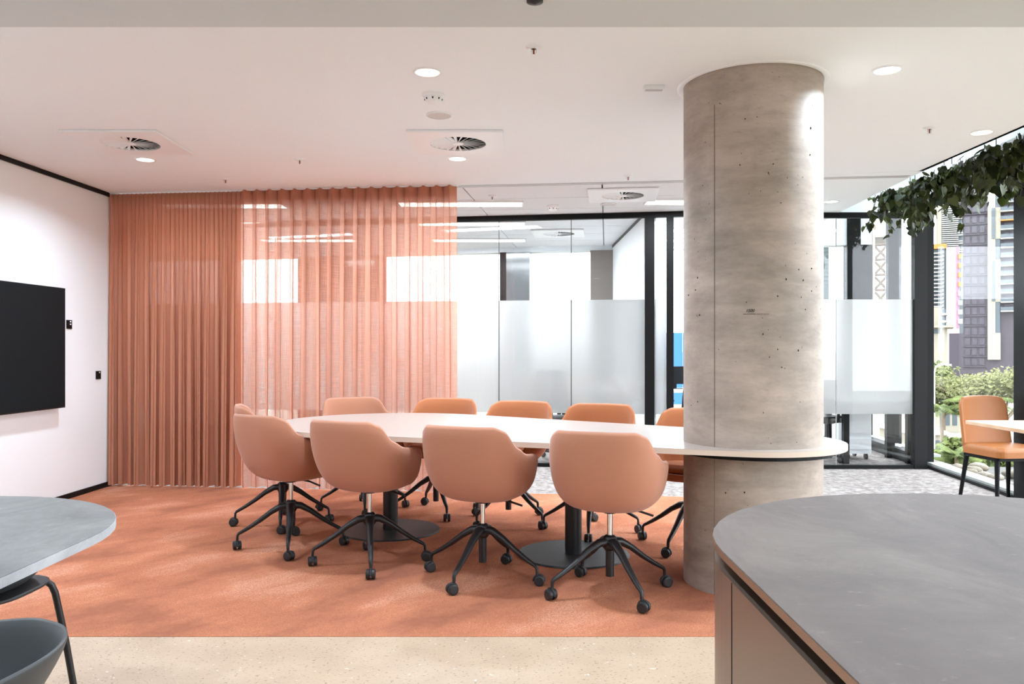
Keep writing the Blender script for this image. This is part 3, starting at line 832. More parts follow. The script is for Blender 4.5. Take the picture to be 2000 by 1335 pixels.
for sx, sy in ((1, 1), (-1, 1), (1, -1), (-1, -1)):
    MB().cone((sx * .18, sy * .17, .395), (sx * .215, sy * .215, 0), .02, .013, 10).build('leg', M['black'], tc_)
wt = thing('cafe_table', 'square timber-topped table cut by the right picture edge', 'table', (3.58, 4.95, 0))
MB().box(-.47, .40, -.66, .67, .715, .74).build('tabletop', M['timber'], wt, bevel=.003)
MB().cone((.05, 0, .012), (.05, 0, .715), .04, .04, 18).build('pedestal', M['black'], wt)
MB().lathe([(0, 0), (.28, 0), (.28, .012), (0, .012)], 40, (.05, 0), False).build('base_plate', M['black'], wt)

# ------------------------------------------------------------ wall screen and switches
def wall_box(name, y0, y1, z0, z1, depth, mt, parent=None, off=.0, bevel=0):
    return MB().wallbox(LW(y0), LW(y1), -off - depth, -off, z0, z1).build(name, mt, parent, bevel=bevel)
tv = thing('wall_television', 'large black flat screen mounted on the white wall', 'television', LW(5.7) + (1.24,))
def keep(o, p):
    o.parent = p; o.matrix_parent_inverse = Matrix.Translation(-Vector(p.location)); return o
keep(wall_box('casing', 4.87, 6.545, .762, 1.712, .05, M['tvs'], None, .03), tv)
keep(wall_box('screen', 4.876, 6.539, .772, 1.706, .003, M['tv'], None, .08), tv)
keep(wall_box('wall_bracket', 5.4, 6.0, 1.05, 1.45, .03, M['black'], None, .0), tv)
for i, (y, z, lab, marks) in enumerate(((6.60, 1.43, 'black switch plate tucked against the edge of the screen', 1), (6.725, 1.43, 'black switch plate beside the screen with two pale marks', 2), (7.16, 1.0, 'black wall socket low between screen and curtain', 1))):
    s_ = thing('wall_switch', lab, 'switch', LW(y) + (z,), 0, 'black wall plates')
    keep(wall_box('plate', y - .036, y + .036, z - .036, z + .036, .009, M['black'], None, 0, .002), s_)
    for k in range(marks): keep(wall_box('rocker', y + .002, y + .016, z + .018 - k * .022, z + .028 - k * .022, .003, M['wplastic'], None, .009), s_)

# ------------------------------------------------------------ ceiling fittings
def ring_plate(mb, hw, r, z0, z1, n=48):
    vs = []; fs = []
    for z in (z0, z1):
        for i in range(n):
            a = 2 * PI * i / n; c_, s_ = math.cos(a), math.sin(a); k = hw / max(abs(c_), abs(s_)); vs.append((c_ * k, s_ * k, z))
        for i in range(n):
            a = 2 * PI * i / n; vs.append((r * math.cos(a), r * math.sin(a), z))
    for i in range(n):
        j = (i + 1) % n
        fs += [(i, n + i, n + j, j), (2 * n + i, 2 * n + j, 3 * n + j, 3 * n + i), (i, j, 2 * n + j, 2 * n + i), (n + i, 3 * n + i, 3 * n + j, n + j)]
    return mb.add(vs, fs)
def make_vent():
    t = thing('ceiling_diffuser', 'x', 'ceiling vent')
    ring_plate(MB(), .308, .19, -.016, -.002, 48).build('face_plate', M['wplastic'], t)
    MB().lathe([(.195, -.012), (.195, -.002), (0, -.002)], 40, smooth=False).build('throat', M['dark'], t)
    MB().lathe([(0, -.018), (.035, -.018), (.04, -.014), (.04, -.006)], 24, smooth=False).build('hub', M['wplastic'], t)
    mb = MB()
    bl = MB()
    w_ = .014
    vs = [(.036, -w_ * .5, -.016), (.19, -w_ * 1.3, -.016), (.19, w_ * .2, -.006), (.036, w_ * .2, -.006), (.036, -w_ * .5, -.014), (.19, -w_ * 1.3, -.014), (.19, w_ * .2, -.004), (.036, w_ * .2, -.004)]
    bl.add(vs, [(0, 1, 2, 3), (7, 6, 5, 4), (0, 4, 5, 1), (1, 5, 6, 2), (2, 6, 7, 3), (3, 7, 4, 0)])
    me = bl.mesh('blade', M['wplastic'])
    for k in range(24):
        o = bpy.data.objects.new('blade', me); COL.objects.link(o); o.parent = t; o.rotation_euler.z = 2 * PI * k / 24
    return t
v0 = make_vent()
VENTS = [(-2.572, 5.515, 0, 'square swirl air vent in the ceiling nearer the white wall'), (-.365, 5.515, 0, 'square swirl air vent in the ceiling over the middle of the table'),
         (1.0, 7.40, ang, 'swirl air vent in the tiled ceiling in front of the partition'), (.56, 9.85, ang, 'swirl air vent in the office ceiling behind the glass')]
for i, (x, y, r_, lab) in enumerate(VENTS):
    v = v0 if i == 0 else copy_tree(v0)
    v.location = (x, y, C); v.rotation_euler.z = r_; tag(v, lab, 'ceiling vent', 'swirl ceiling vents')
DL = ['recessed round downlight above the second chair from the column', 'recessed round downlight behind the middle air vent', 'recessed round downlight behind the air vent near the white wall',
      'recessed round downlight to the right of the column head', 'recessed round downlight beside the hanging greenery']
d0 = None
def zc(y): return C if y > 3.24 else C - .12
for i, (x, y) in enumerate(DOWN[:5] + [(1.9, 6.0), (3.02, 7.75)] + DOWN[5:15]):
    if d0 is None:
        d0 = thing('downlight', 'x', 'ceiling light')
        MB().lathe([(.058, -.0005), (.062, -.006), (.072, -.006), (.076, 0)], 32).build('trim_ring', M['wplastic'], d0)
        MB().lathe([(0, -.004), (.059, -.004)], 32, smooth=False).build('diffuser', M['glasslamp'], d0)
        d = d0
    else: d = copy_tree(d0)
    d.location = (x, y, zc(y))
    lab = DL[i] if i < 5 else ('recessed round downlight hidden behind the column head' if i == 5 else 'recessed round downlight near the end of the glass partition' if i == 6 else 'added unseen downlight outside the view, filling the room with light')
    tag(d, lab, 'ceiling light', 'recessed downlights')
s0_ = None
SPR = [(.10, 3.776, 'copper-tipped ceiling sprinkler nearest the viewer'), (-2.35, 6.72, 'ceiling sprinkler above the bunched curtain'), (.936, 6.60, 'ceiling sprinkler in front of the tiled ceiling edge'),
       (2.63, 5.16, 'ceiling sprinkler to the right of the column'), (-1.56, 6.02, 'small ceiling sprinkler between the two air vents'), (-.18, 7.46, 'ceiling sprinkler among the ceiling tiles beside the curtain')]
for x, y, lab in SPR:
    if s0_ is None:
        s0_ = thing('ceiling_sprinkler', 'x', 'sprinkler')
        MB().lathe([(.038, 0), (.036, -.006), (.014, -.008), (.012, -.012)], 24).build('escutcheon', M['wplastic'], s0_)
        MB().cone((0, 0, -.01), (0, 0, -.036), .005, .004, 10).build('bulb', M['copper'], s0_)
        MB().tube([(-.012, 0, -.01), (-.012, 0, -.028), (0, 0, -.04), (.012, 0, -.028), (.012, 0, -.01)], .0022, 6).build('yoke', M['wplastic'], s0_)
        MB().lathe([(0, -.04), (.015, -.04), (.015, -.043), (0, -.043)], 16, smooth=False).build('deflector', M['wplastic'], s0_)
        s_ = s0_
    else: s_ = copy_tree(s0_)
    s_.location = (x, y, C); tag(s_, lab, 'sprinkler', 'ceiling sprinklers')
for x, y, lab in ((-.43, 4.484, 'white domed smoke detector between a downlight and the ceiling speaker'), (.40, 8.0, 'white domed smoke detector close to the glass partition head')):
    s_ = thing('smoke_detector', lab, 'smoke detector', (x, y, C), 0, 'smoke detectors')
    MB().lathe([(.062, 0), (.060, -.012), (.050, -.016)], 28).build('base', M['wplastic'], s_)
    MB().lathe([(.050, -.014), (.046, -.034), (.030, -.050), (.0, -.054)], 28).build('dome', M['wplastic'], s_)
    for k in range(8):
        a_ = 2 * PI * k / 8; MB().cone((.044 * math.cos(a_), .044 * math.sin(a_), -.034), (.048 * math.cos(a_), .048 * math.sin(a_), -.026), .004, .004, 6).build('sensor_slot', M['dark'], s_)
for x, y, lab in ((-.433, 4.877, 'flat round white ceiling speaker over the middle of the table'), (.93, 7.9, 'flat round white ceiling speaker above the partition')):
    s_ = thing('ceiling_speaker', lab, 'speaker', (x, y, C), 0, 'ceiling speakers')
    MB().lathe([(.078, 0), (.078, -.005), (.070, -.008)], 36).build('rim', M['wplastic'], s_)
    MB().lathe([(.070, -.007), (0, -.009)], 36).build('grille', mat('speaker_mesh', (214, 211, 209), .7), s_)
s_ = thing('ceiling_sensor', 'small white rectangular box on the ceiling left of the column head', 'sensor', (.752, 4.344, C))
MB().box(-.055, .055, -.022, .022, -.022, 0).build('housing', M['wplastic'], s_, bevel=.003); MB().box(-.045, .045, -.014, .014, -.0235, -.0215).build('lens', M['tbar'], s_)
s_ = thing('motion_sensor', 'small dark round sensor under the lowered ceiling at the top picture edge', 'sensor', (.083, 2.98, C - .12))
MB().lathe([(.03, 0), (.03, -.012), (.0, -.02)], 20).build('housing', M['plastic'], s_)
TL = ['long bright ceiling light beside the sheer curtain', 'bright ceiling light left of the column in the tiled ceiling', 'nearer long ceiling light inside the glass office', 'farther long ceiling light inside the glass office',
      'nearer long office light behind the sheer curtain', 'farther long office light behind the sheer curtain', 'long corridor light behind the bunched curtain', 'long office light behind the column', 'long light in the narrow office behind the column']
for i, (x, y, L_) in enumerate(TROFF):
    s_ = thing('linear_light', TL[i], 'ceiling light', (x, y, C), 0, 'linear office lights')
    MB().box(-L_ / 2, L_ / 2, -.13, .13, -.012, 0).build('housing', M['wplastic'], s_)
    MB().box(-L_ / 2 + .015, L_ / 2 - .015, -.105, .105, -.0135, -.012).build('diffuser', M['glasslamp'], s_)

# ------------------------------------------------------------ hanging greenery in the window recess
def leaf_mesh(name, s):
    out = [(0, 0), (.32, -.12), (.5, .15), (.42, .5), (.2, .85), (0, 1.1)]
    vs = [(0, 0, 0), (0, .35 * s, -.03 * s), (0, .75 * s, -.05 * s), (0, 1.1 * s, -.16 * s)]
    R_ = [(.30, -.14, .05), (.52, .18, .09), (.42, .55, .06), (.20, .88, -.03)]
    r = [(x * s, y * s, z * s) for x, y, z in R_]; l = [(-x * s, y * s, z * s) for x, y, z in R_]
    v = vs + r + l   # 0-3 spine, 4-7 right, 8-11 left
    f = [(0, 4, 5, 1), (1, 5, 6, 2), (2, 6, 7, 3), (0, 1, 9, 8), (1, 2, 10, 9), (2, 3, 11, 10)]
    return MB().add(v, f, True).mesh(name, M['leaf'])
LM = [leaf_mesh('leaf', s) for s in (.05, .062, .076)]
pl_lab = ['trailing green foliage nearest the partition corner, hanging from the window recess', 'trailing green foliage second from the partition corner, in the window recess',
          'trailing green foliage in the middle of the window recess', 'trailing green foliage third from the picture edge, above the tan chair', 'trailing green foliage at the right picture edge, under the ceiling recess']
rl = random.Random(11)
for k in range(5):
    y0 = 7.95 - k * .62
    xc = 3.72 + .0 * k
    p = thing('hanging_plant', pl_lab[k], 'plant', (xc, y0 - .3, 2.62), 0, 'hanging plants in the window recess')
    st = MB()
    nvine = 46
    cnt = 0
    for q in range(nvine):
        sx = rl.uniform(-.26, .22); sy = rl.uniform(-.29, .29); L_ = rl.choice((.06, .1, .14, .2, .26)) + (.12 if rl.random() < .12 else 0)
        if k == 0: L_ *= 1.15
        pts = []; dxy = Vector((rl.uniform(-.4, .4), rl.uniform(-.4, .4)))
        for s in range(5):
            f = s / 4; pts.append((sx + dxy.x * L_ * f, sy + dxy.y * L_ * f, .07 - f * L_ * 1.2 + .03 * math.sin(f * 3 + q)))
        st.tube(pts, .0025, 5)
        for s in range(8):
            f = rl.random(); j = min(3, int(f * 4)); a_ = Vector(pts[j]).lerp(Vector(pts[j + 1]), f * 4 - j)
            o = bpy.data.objects.new('leaf', rl.choice(LM)); COL.objects.link(o); o.parent = p
            o.location = a_ + Vector((rl.uniform(-.03, .03), rl.uniform(-.03, .03), rl.uniform(-.02, .03)))
            o.rotation_euler = (rl.uniform(-1.9, -.3), rl.uniform(-.5, .5), rl.uniform(0, 2 * PI)); o.scale = [rl.uniform(.75, 1.2)] * 3
            cnt += 1
    st.build('stem', M['leafstem'], p)['kind'] = 'stuff'
    MB().box(-.10, .14, -.29, .29, .10, .13).build('planter_tray', M['wplastic'], p, label='white tray above the leaves')
    for sx, sy in ((-.08, -.25), (.12, .25)):
        MB().cone((sx, sy, .12), (sx, sy, .5), .003, .003, 6).build('hanger', M['dark'], p)

# ------------------------------------------------------------ office interiors behind the glass
dk = thing('office_desk', 'white desk with black legs behind the frosted glass right of the column', 'desk', (3.88, 9.02, 0))
MB().box(-.36, .42, -.33, .3, .655, .68).build('desktop', M['white'], dk)
for x in (-.31, .37):
    MB().box(x - .03, x + .03, -.28, -.22, 0, .655).build('leg', M['black'], dk); MB().box(x - .03, x + .03, .2, .26, 0, .655).build('leg', M['black'], dk)
MB().box(-.31, .37, -.28, -.22, .615, .655).build('rail', M['black'], dk)
pd = thing('drawer_pedestal', 'white rolling drawer unit under the end office desk', 'drawers', (3.83, 9.25, 0))
MB().box(-.14, .14, -.2, .2, .07, .60).build('body', M['white'], pd)
for z in (.12, .30, .47): MB().box(-.13, .13, -.215, -.2, z, z + .12).build('drawer', M['wplastic'], pd)
for sx in (-.1, .1):
    for sy in (-.15, .15): MB().cone((sx - .012, sy, .035), (sx + .012, sy, .035), .035, .035, 12).build('caster', M['plastic'], pd)
pb = thing('storage_box', 'pale box standing on the end office desk', 'box', (4.12, 9.0, .68)); MB().box(-.09, .09, -.1, .1, 0, .13).build('body', M['cream'], pb); MB().box(-.095, .095, -.105, .105, .13, .145).build('lid', M['pink'], pb)
o = MB(); o.box(-.1, .1, -.1, .1, 0, .02); o.box(-.09, .1, -.09, .08, .02, .032); o = o.build('paper_stack', M['paper'], None, (3.80, 9.0, .68)); tag(o, 'yellow-green papers lying on the end office desk', 'papers')
ss_ = thing('power_outlet', 'white power outlet on the black window base in the end office', 'outlet', (4.385, 9.30, .1))
MB().box(-.015, .015, -.045, .045, -.04, .05).build('plate', M['wplastic'], ss_)
for z in (-.02, .02): MB().box(-.018, -.015, -.02, .02, z - .008, z + .008).build('socket', M['tbar'], ss_)
def office_chair(x, y, rz, label):
    t = thing('office_chair', label, 'chair', (x, y, 0), rz, 'black office chairs behind the glass')
    mb = MB(); rbox(mb, 0, 0, .46, .46, .46, .07, .08, 5); mb.build('seat', M['plastic'], t)
    mb = MB(); vs = []; fs = []
    for j in range(7):
        for i in range(9):
            u = -1 + i / 4; v_ = j / 6; w_ = .21 * (1 - .25 * v_ ** 3); vs.append((w_ * u, -.24 - .05 * v_ + .05 * u * u, .55 + .45 * v_))
    for j in range(6):
        for i in range(8): q = j * 9 + i; fs.append((q, q + 1, q + 10, q + 9))
    o = MB().add(vs, fs, True).build('backrest', M['plastic'], t); md = o.modifiers.new('s', 'SOLIDIFY'); md.thickness = .03
    MB().tube([(0, -.1, .43), (0, -.27, .45), (0, -.29, .6)], .02, 8).build('back_support', M['plastic'], t)
    for sx in (-1, 1): MB().tube([(sx * .2, 0, .43), (sx * .28, 0, .45), (sx * .28, 0, .62), (sx * .28, .1, .64), (sx * .28, -.12, .64)], .016, 8).build('armrest', M['plastic'], t)
    MB().cone((0, 0, .1), (0, 0, .43), .025, .025, 12).build('gas_lift', M['plastic'], t)
    for k in range(5):
        a_ = 2 * PI * k / 5; MB().tube([(0, 0, .12), (.16 * math.cos(a_), .16 * math.sin(a_), .10), (.3 * math.cos(a_), .3 * math.sin(a_), .07)], .016, 8).build('leg', M['plastic'], t)
        MB().ball((.3 * math.cos(a_), .3 * math.sin(a_), .032), (.032, .032, .032), 10, 6).build('caster', M['plastic'], t)
    return t
office_chair(3.37, 9.05, rad(-60), 'black office chair at the end office desk right of the column')
office_chair(.37, 8.98, rad(165), 'dark chair silhouette blurred behind the middle frosted pane')
office_chair(2.05, 9.5, rad(20), 'black office chair in the narrow room left of the column')
mt_ = thing('office_table', 'pale meeting table behind the frosted glass near the dividing wall', 'table', (.93, 10.1, 0))
MB().box(-.36, .38, -.6, .6, .70, .73).build('tabletop', M['white'], mt_)
for sx in (-.32, .34):
    for sy in (-.5, .5): MB().box(sx - .025, sx + .025, sy - .025, sy + .025, 0, .70).build('leg', M['black'], mt_)
d2 = thing('office_desk', 'pale desk with dark monitor in the narrow room left of the column', 'desk', (1.98, 10.15, 0))
MB().box(-.4, .35, -.3, .3, .70, .73).build('desktop', M['white'], d2)
for sx in (-.36, .31):
    for sy in (-.25, .25): MB().box(sx - .02, sx + .02, sy - .02, sy + .02, 0, .70).build('leg', M['black'], d2)
mn = thing('monitor', 'dark monitor on the desk in the narrow room', 'monitor', (2.02, 10.2, .73))
MB().box(-.2, .2, -.01, .02, .06, .28).build('screen', M['black'], mn); MB().box(-.03, .03, 0, .03, .0, .1).build('stand', M['black'], mn); MB().box(-.1, .1, -.06, .08, 0, .01).build('foot', M['black'], mn)

# ------------------------------------------------------------ outside: ledge with stones, street, trees, towers
GZ = -10
o = MB().box(-700, 1500, 12.6, 2500, GZ - 1, GZ).build('ground', M['ground']); tag(o, 'pale street level ground outside', 'ground', kind='structure')
o = MB().box(5.6, 700, -200, 12.6, GZ - 1, GZ).build('ground.001', M['ground']); tag(o, 'pale ground below the windows', 'ground', kind='structure')
o = MB().wallbox(RP(14, .10), RP(-.3, .10), -1.15, 0, -.5, -.02).build('ledge', mat('ledge_dark', (92, 90, 84), .9)); tag(o, 'dark planted ledge outside the window', 'ledge', kind='structure')
lr = thing('ledge_wire', 'thin wires stretched along the outside ledge', 'wire', (0, 0, 0))
for off, z in ((.9, .10), (1.1, .02)):
    a, b2 = RP(14, off), RP(-.3, off); MB().tube([(a[0], a[1], z), (b2[0], b2[1], z)], .004, 6).build('wire', M['plastic'], lr)
for d_ in range(0, 14, 2):
    a = RP(d_ + .2, .9); MB().cone((a[0], a[1], -.03), (a[0], a[1], .11), .006, .006, 6).build('wire_post', M['plastic'], lr)
rs_ = random.Random(4)
sm_ = []
for k in range(3):
    mb = MB(); mb.ball((0, 0, .5), (1, .8, .5), 12, 8)
    mb.v = [tuple(Vector(v) * (1 + .18 * noise.noise(Vector(v) * 1.5 + Vector((k * 9, 0, 0))))) for v in mb.v]; sm_.append(mb.mesh('stone', M['stone']))
for k in range(26):
    d_ = k * .10 + rs_.uniform(-.02, .02); off = rs_.uniform(.22, .8); a = RP(d_, off)
    o = bpy.data.objects.new('ledge_stone', sm_[k % 3]); COL.objects.link(o); s = rs_.uniform(.06, .12)
    o.location = (a[0], a[1], -.02); o.scale = (s, s, s * .8); o.rotation_euler.z = rs_.uniform(0, 6)
    tag(o, 'rounded pale stone lying on the ledge outside the window', 'stone', 'pale stones on the window ledge')

def X_(px, D): return (px - 1000) * D / 1600
def Z_(py, D): return H + (680 - py) * D / 1600
def tower(name, label, D, px0, px1, py0, py1, depth, body, group=None):
    t = thing(name, label, 'building', (X_((px0 + px1) / 2, D), D, GZ), 0, group)
    w_ = X_(px1, D) - X_(px0, D)
    th = math.atan2(t.location.x, D); t.rotation_euler.z = -th; t.scale.x = math.cos(th)
    MB().box(-w_ / 2, w_ / 2, 0, depth, 0, Z_(py0, D) - GZ).build('wall', body, t)
    return t, w_
def tpart(t, D, px0, px1, py0, py1, y0, y1, name, mt, parent=None):
    cx = t.location.x
    return MB().box(X_(px0, D) - cx, X_(px1, D) - cx, y0, y1, Z_(py1, D) - GZ, Z_(py0, D) - GZ).build(name, mt, parent or t)
# slim white tower with balcony slabs
D = 1200
t, w_ = tower('apartment_tower', 'slim far tower striped with white balcony slabs', D, 1828, 1882, 150, 700, 40, M['bluegrey'])
tpart(t, D, 1828, 1839, 150, 700, -6, 0, 'core', M['tan'])
py = 160; k = 0
while py < 500:
    x1_ = 1872 if k % 4 < 2 else 1880
    tpart(t, D, 1840, x1_, py, py + 1.9, -9, 0, 'balcony', M['slab']); py += 4.0; k += 1
# darker tower with bracket balconies
D = 650
t, w_ = tower('apartment_tower', 'slate tower with a column of small white balconies', D, 1818, 1849, 479, 700, 20, M['slate'])
tpart(t, D, 1818, 1849, 477, 486, -3, 0, 'roof_band', M['orange'])
for k in range(16):
    y_ = 494 + k * 7.4
    s = tpart(t, D, 1824, 1843, y_, y_ + 2.0, -5, 0, 'balcony', M['slab']); tpart(t, D, 1841.4, 1843, y_ - 3.0, y_, -5, -4.4, 'balustrade', M['slab'], s)
# pink tower
D = 520
t, w_ = tower('office_tower', 'narrow pale pink tower with mauve edge stripe', D, 1848, 1874, 482, 700, 14, M['pink'])
tpart(t, D, 1868, 1872, 482, 640, -1, 0, 'stripe', M['mauve'])
for k in range(8): tpart(t, D, 1871, 1880, 497 + k * 18, 506 + k * 18, -3, -1, 'panel', M['orange'] if k < 4 else M['slab'])
# big purple-grey block with white zigzag panels and balconies
D = 240
t, w_ = tower('apartment_block', 'big purple-grey block with white zigzag panels and stacked balconies', D, 1880, 1985, 150, 900, 30, M['purple'])
tpart(t, D, 1852, 1880, 650, 900, 0, 30, 'annex', M['purple'])
for k in range(26):
    y_ = 200 + k * 20
    if y_ > 700: break
    for xx in (1884, 1898, 1913):
        tpart(t, D, xx, xx + 10, y_, y_ + 13, -.3, 0, 'window', M['purpledk'])
    tpart(t, D, 1880, 1929, y_ + 16, y_ + 17, -.5, 0, 'floor_edge', M['purpledk'])
tpart(t, D, 1929, 1944, 150, 702, -1.2, 0, 'panel', M['cream'])
for a_, b_ in ((240, 320), (407, 468), (508, 590), (650, 702)):
    tpart(t, D, 1944, 1954, a_, b_, -1.2, 0, 'panel', M['cream'])
for a_, b_ in ((408, 467), (510, 588)):
    tpart(t, D, 1937, 1944, a_, b_, -1.5, -1.2, 'window', M['bluegrey'])
for a_, b_ in ((320, 407), (468, 508), (590, 650)):
    tpart(t, D, 1944, 1953, a_, b_, -1.0, 0, 'window', M['bluegrey'])
for k in range(24):
    y_ = 205 + k * 17.5
    if y_ > 650: break
    q = tpart(t, D, 1954, 1990, y_, y_ + 2.2, -2.5, 0, 'balcony', M['orange'] if k in (9, 13) else M['slab'])
    tpart(t, D, 1954, 1990, y_ - 7, y_, -2.5, -2.4, 'balustrade', M['bluegrey'], q)
    tpart(t, D, 1961, 1984, y_ - 13, y_, -.3, 0, 'window', M['purpledk'])
# low cream buildings
D = 180
t, w_ = tower('low_building', 'low cream building with balconies at the foot of the towers', D, 1806, 1838, 600, 900, 12, M['cream'])
for k in range(2):
    q = tpart(t, D, 1838, 1850, 612 + k * 14, 616 + k * 14, -2, 4, 'balcony', M['slab'])
    tpart(t, D, 1838, 1848, 604 + k * 14, 612 + k * 14, .2, 4, 'window', M['bluegrey'])
tpart(t, D, 1806, 1862, 636, 640, -3, 12, 'roof_slab', M['cream'])
tpart(t, D, 1806, 1850, 640, 900, -1, 12, 'lower_wall', M['cream'])
tpart(t, D, 1812, 1834, 643, 651, -1.2, -1, 'window', M['bluegrey'])
# houses nearer
def house(D, px0, px1, pye, pyr, pyb, label):
    x0, x1 = X_(px0, D), X_(px1, D); cx = (x0 + x1) / 2; ze, zr, zb_ = Z_(pye, D), Z_(pyr, D), GZ
    t = thing('house', label, 'building', (cx, D, GZ))
    w_ = (x1 - x0) / 2
    MB().box(-w_, w_, 0, 8, 0, ze - GZ).build('wall', M['cream'], t)
    e = .5
    MB().add([(-w_ - e, -e, ze - GZ), (w_ + e, -e, ze - GZ), (w_ + e, 8 + e, ze - GZ), (-w_ - e, 8 + e, ze - GZ), (-w_ * .2, 4, zr - GZ), (w_ * .2, 4, zr - GZ)],
             [(0, 1, 5, 4), (1, 2, 5), (2, 3, 4, 5), (3, 0, 4), (3, 2, 1, 0)]).build('roof', M['roof'], t)
    for k in (-.55, .1): MB().box(w_ * k, w_ * (k + .4), -.06, 0, .9, (ze - GZ) * .8).build('window', M['bluegrey'], t)
    return t
house(80, 1790, 1850, 848, 822, 905, 'cream house with pale pitched roof below the window')
house(110, 1836, 1880, 772, 745, 800, 'far house with broad pale roof among the trees')
# street furniture: lamp, small fence
sl = thing('street_lamp', 'slim street lamp with curved arm among the trees', 'street lamp', (X_(1825, 75), 75, GZ))
MB().tube([(0, 0, 0), (0, 0, 9.0), (.15, 0, 9.6), (.9, 0, 9.8), (1.2, 0, 9.75)], .07, 8).build('pole', M['tbar'], sl); MB().box(1.0, 1.5, -.12, .12, 9.68, 9.8).build('lamp_head', M['tbar'], sl)
fn = thing('garden_fence', 'dark low garden fence before the cream house', 'fence', (X_(1832, 76), 76, GZ))
for k in range(12): MB().box(k * .28 - .8, k * .28 - .74, 0, .06, 0, 1.3).build('picket', M['plastic'], fn)
MB().box(-.8, 2.4, 0, .05, 1.2, 1.28).build('rail', M['plastic'], fn)
cr = thing('parked_car', 'white car parked beyond the garden fence', 'car', (X_(1866, 85), 85, GZ))
mb = MB(); mb.prism([(-2.1, -.8), (2.1, -.8), (2.1, .8), (-2.1, .8)], .3, .85); mb.build('body', M['slab'], cr, bevel=.12)
mb = MB(); mb.add([(-1.3, -.75, .85), (1.2, -.75, .85), (1.2, .75, .85), (-1.3, .75, .85), (-.8, -.65, 1.4), (.7, -.65, 1.4), (.7, .65, 1.4), (-.8, .65, 1.4)], [(0, 1, 5, 4), (1, 2, 6, 5), (2, 3, 7, 6), (3, 0, 4, 7), (4, 5, 6, 7)]); mb.build('cabin', M['slate'], cr)
for sx in (-1.3, 1.3):
    for sy in (-.8, .8): MB().cone((sx, sy - .1, .32), (sx, sy + .1, .32), .32, .32, 16).build('wheel', M['plastic'], cr)

def tree(x, y, h, r, mt, label, seed, n=2600, flat=.6):
    rr = random.Random(seed)
    t = thing('leafy_tree', label, 'tree', (x, y, GZ), 0, 'trees outside the window')
    mb = MB(); mb.tube([(0, 0, 0), (.1, 0, h * .35), (0, .1, h * .6)], .2, 8, [.28, .2, .12])
    for k in range(5):
        a_ = rr.uniform(0, 6.28); mb.tube([(0, 0, h * .35), (r * .4 * math.cos(a_), r * .4 * math.sin(a_), h * .6), (r * .7 * math.cos(a_), r * .7 * math.sin(a_), h * .75)], .1, 6, [.15, .1, .04])
    mb.build('trunk', M['trunk'], t)
    mb = MB(); cl_ = [(rr.uniform(-.6, .6) * r, rr.uniform(-.6, .6) * r, h - r * flat + rr.uniform(-.35, .45) * r * flat, rr.uniform(.35, .55) * r) for _ in range(14)]
    for k in range(n):
        c_ = rr.choice(cl_); d_ = Vector((rr.gauss(0, 1), rr.gauss(0, 1), rr.gauss(0, 1))).normalized() * c_[3] * rr.uniform(.75, 1.05); d_.z *= flat * 1.1
        p = Vector(c_[:3]) + d_; s = rr.uniform(.14, .3)
        u = Vector((rr.gauss(0, 1), rr.gauss(0, 1), rr.gauss(0, .6))).normalized(); w_ = u.orthogonal().normalized()
        mb.add([p + u * s, p + w_ * s * .6, p - u * s, p - w_ * s * .6], [(0, 1, 2, 3)])
    o = mb.build('foliage', mt, t); o['kind'] = 'stuff'
    return t
TR = [(X_(1905, 95), 95, 9.6, 6.4, 'tree2', 'wide pale umbrella-crowned tree at the foot of the purple block', 21, .45),
      (X_(1962, 90), 90, 9.2, 5.0, 'tree2', 'pale spreading tree behind the tan chair back', 22, .5),
      (X_(1828, 120), 120, 10.2, 3.6, 'tree1', 'fresh green tree under the low cream building', 23, .8),
      (X_(1842, 100), 100, 7.6, 3.0, 'tree1', 'dark green tree behind the street lamp', 24, .8),
      (X_(1874, 52), 52, 4.9, 1.7, 'tree1', 'round bushy tree nearest the window, left of the tan chair', 25, .9),
      (X_(1893, 56), 56, 5.2, 1.8, 'tree1', 'bushy tree half hidden by the tan chair', 26, .9),
      (X_(1930, 62), 62, 5.0, 2.4, 'tree1', 'green tree seen below the tan chair seat', 27, .8)]
for x, y, h, r, mt, lab, sd, fl in TR: tree(x, y, h, r, M[mt], lab, sd, flat=fl)
def palm(x, y, h, label, seed, L_=3.2):
    rr = random.Random(seed); t = thing('palm_tree', label, 'tree', (x, y, GZ), 0, 'palms outside the window')
    MB().tube([(0, 0, 0), (.15, 0, h * .5), (0, 0, h)], .15, 8, [.2, .15, .12]).build('trunk', M['trunk'], t)
    for k in range(18):
        a_ = 2 * PI * k / 18 + rr.uniform(-.15, .15); up = rr.uniform(.2, 1.0); c_, s_ = math.cos(a_), math.sin(a_)
        P = []
        for i in range(9):
            f = i / 8; r = L_ * f; P.append(Vector((r * c_ * (1 - .15 * f), r * s_ * (1 - .15 * f), h + up * r * .8 - .42 * (r ** 2) * (.25 + up * .3))))
        mb = MB(); mb.tube(P, .02, 4, [.03 - .02 * i / 8 for i in range(9)])
        sd = Vector((-s_, c_, 0))
        for i in range(26):
            f = .12 + .86 * i / 26; j = min(7, int(f * 8)); p = P[j].lerp(P[j + 1], f * 8 - j); ll = .75 * math.sin(PI * min(1, f + .12)) ** .6
            fw = (P[j + 1] - P[j]).normalized()
            for s2 in (-1, 1):
                tip = p + sd * s2 * ll * .75 + fw * ll * .45 + Vector((0, 0, -ll * .45)); mb.add([p - fw * .04, p + fw * .04, tip], [(0, 1, 2)])
        mb.build('frond', M['palm'], t)
    return t
palm(X_(1838, 60), 60, 6.6, 'palm tree beside the black corner post', 31, 2.9)
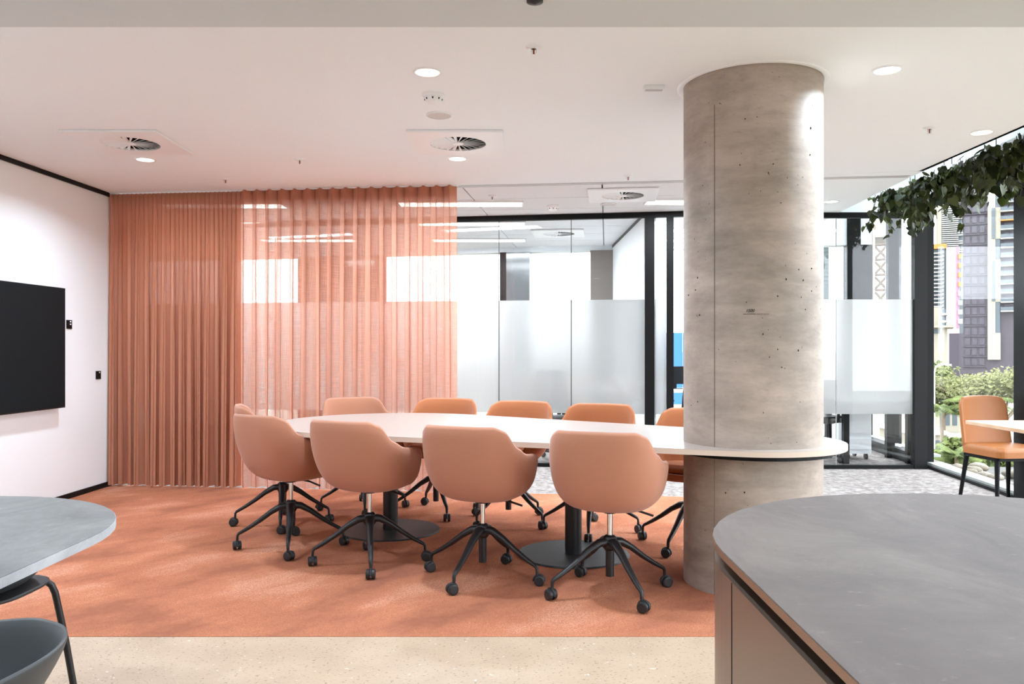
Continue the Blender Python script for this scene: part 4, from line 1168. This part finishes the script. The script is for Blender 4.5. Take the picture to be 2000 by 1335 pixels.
palm(X_(1912, 58), 58, 7.2, 'pale feathery palm in front of the wide tree', 32, 3.0)
palm(X_(1868, 50), 50, 4.6, 'lower palm between the corner post and the tan chair', 33, 2.2)

# tan tower and crane lattice, green glass tower, seen over the frosted band on the right
D = 260
t, w_ = tower('glass_tower', 'dark green glass tower just right of the column', D, 1590, 1619, 200, 700, 20, M['green_t'])
for k in range(30): tpart(t, D, 1590, 1619, 410 + k * 8, 411 + k * 8, -.3, 0, 'floor_edge', M['bluegrey'])
D = 150
t, w_ = tower('construction_tower', 'tan tower block behind the crane lattice', D, 1705, 1755, 300, 700, 15, M['tan'])
t.children[0].data = MB().box(-w_ / 2, w_ / 2, 0, 15, Z_(462, D) - GZ, Z_(250, D) - GZ).mesh('wall', M['tan'])
tpart(t, D, 1730, 1737, 462, 700, 0, 3, 'mast', M['brace'])
tpart(t, D, 1703, 1709, 462, 700, 0, 3, 'mast', M['tan'])
tpart(t, D, 1752, 1756, 462, 700, 0, 3, 'mast', M['tan'])
cx = t.location.x
def bar(p0, p1, w_=.28):
    a = (X_(p0[0], D) - cx, 1, Z_(p0[1], D) - GZ); b_ = (X_(p1[0], D) - cx, 1, Z_(p1[1], D) - GZ)
    MB().tube([a, b_], w_, 6).build('brace', M['brace'], t)
for k in range(4):
    y_ = 475 + k * 30
    bar((1708, y_), (1731, y_)); bar((1709, y_ + 4), (1731, y_ + 28)); bar((1731, y_ + 4), (1709, y_ + 28)); bar((1737, y_ + 8), (1754, y_ + 30), .35); bar((1744, y_), (1742, y_ + 30), .2)
# blue hoarding beyond the narrow room
bh = thing('blue_hoarding', 'blue site screen with scaffold poles beyond the narrow room', 'screen', (X_(1322, 40), 40, 0))
for k in range(5): MB().box(-1.5 + k * .6, -.92 + k * .6, 0, .06, -1.5, 2.0).build('sheet', M['blue'], bh)
for k in range(4): MB().cone((-1.2 + k * .8, -.2, -3), (-1.2 + k * .8, -.2, 3.6), .04, .04, 8).build('pole', M['tbar'], bh)
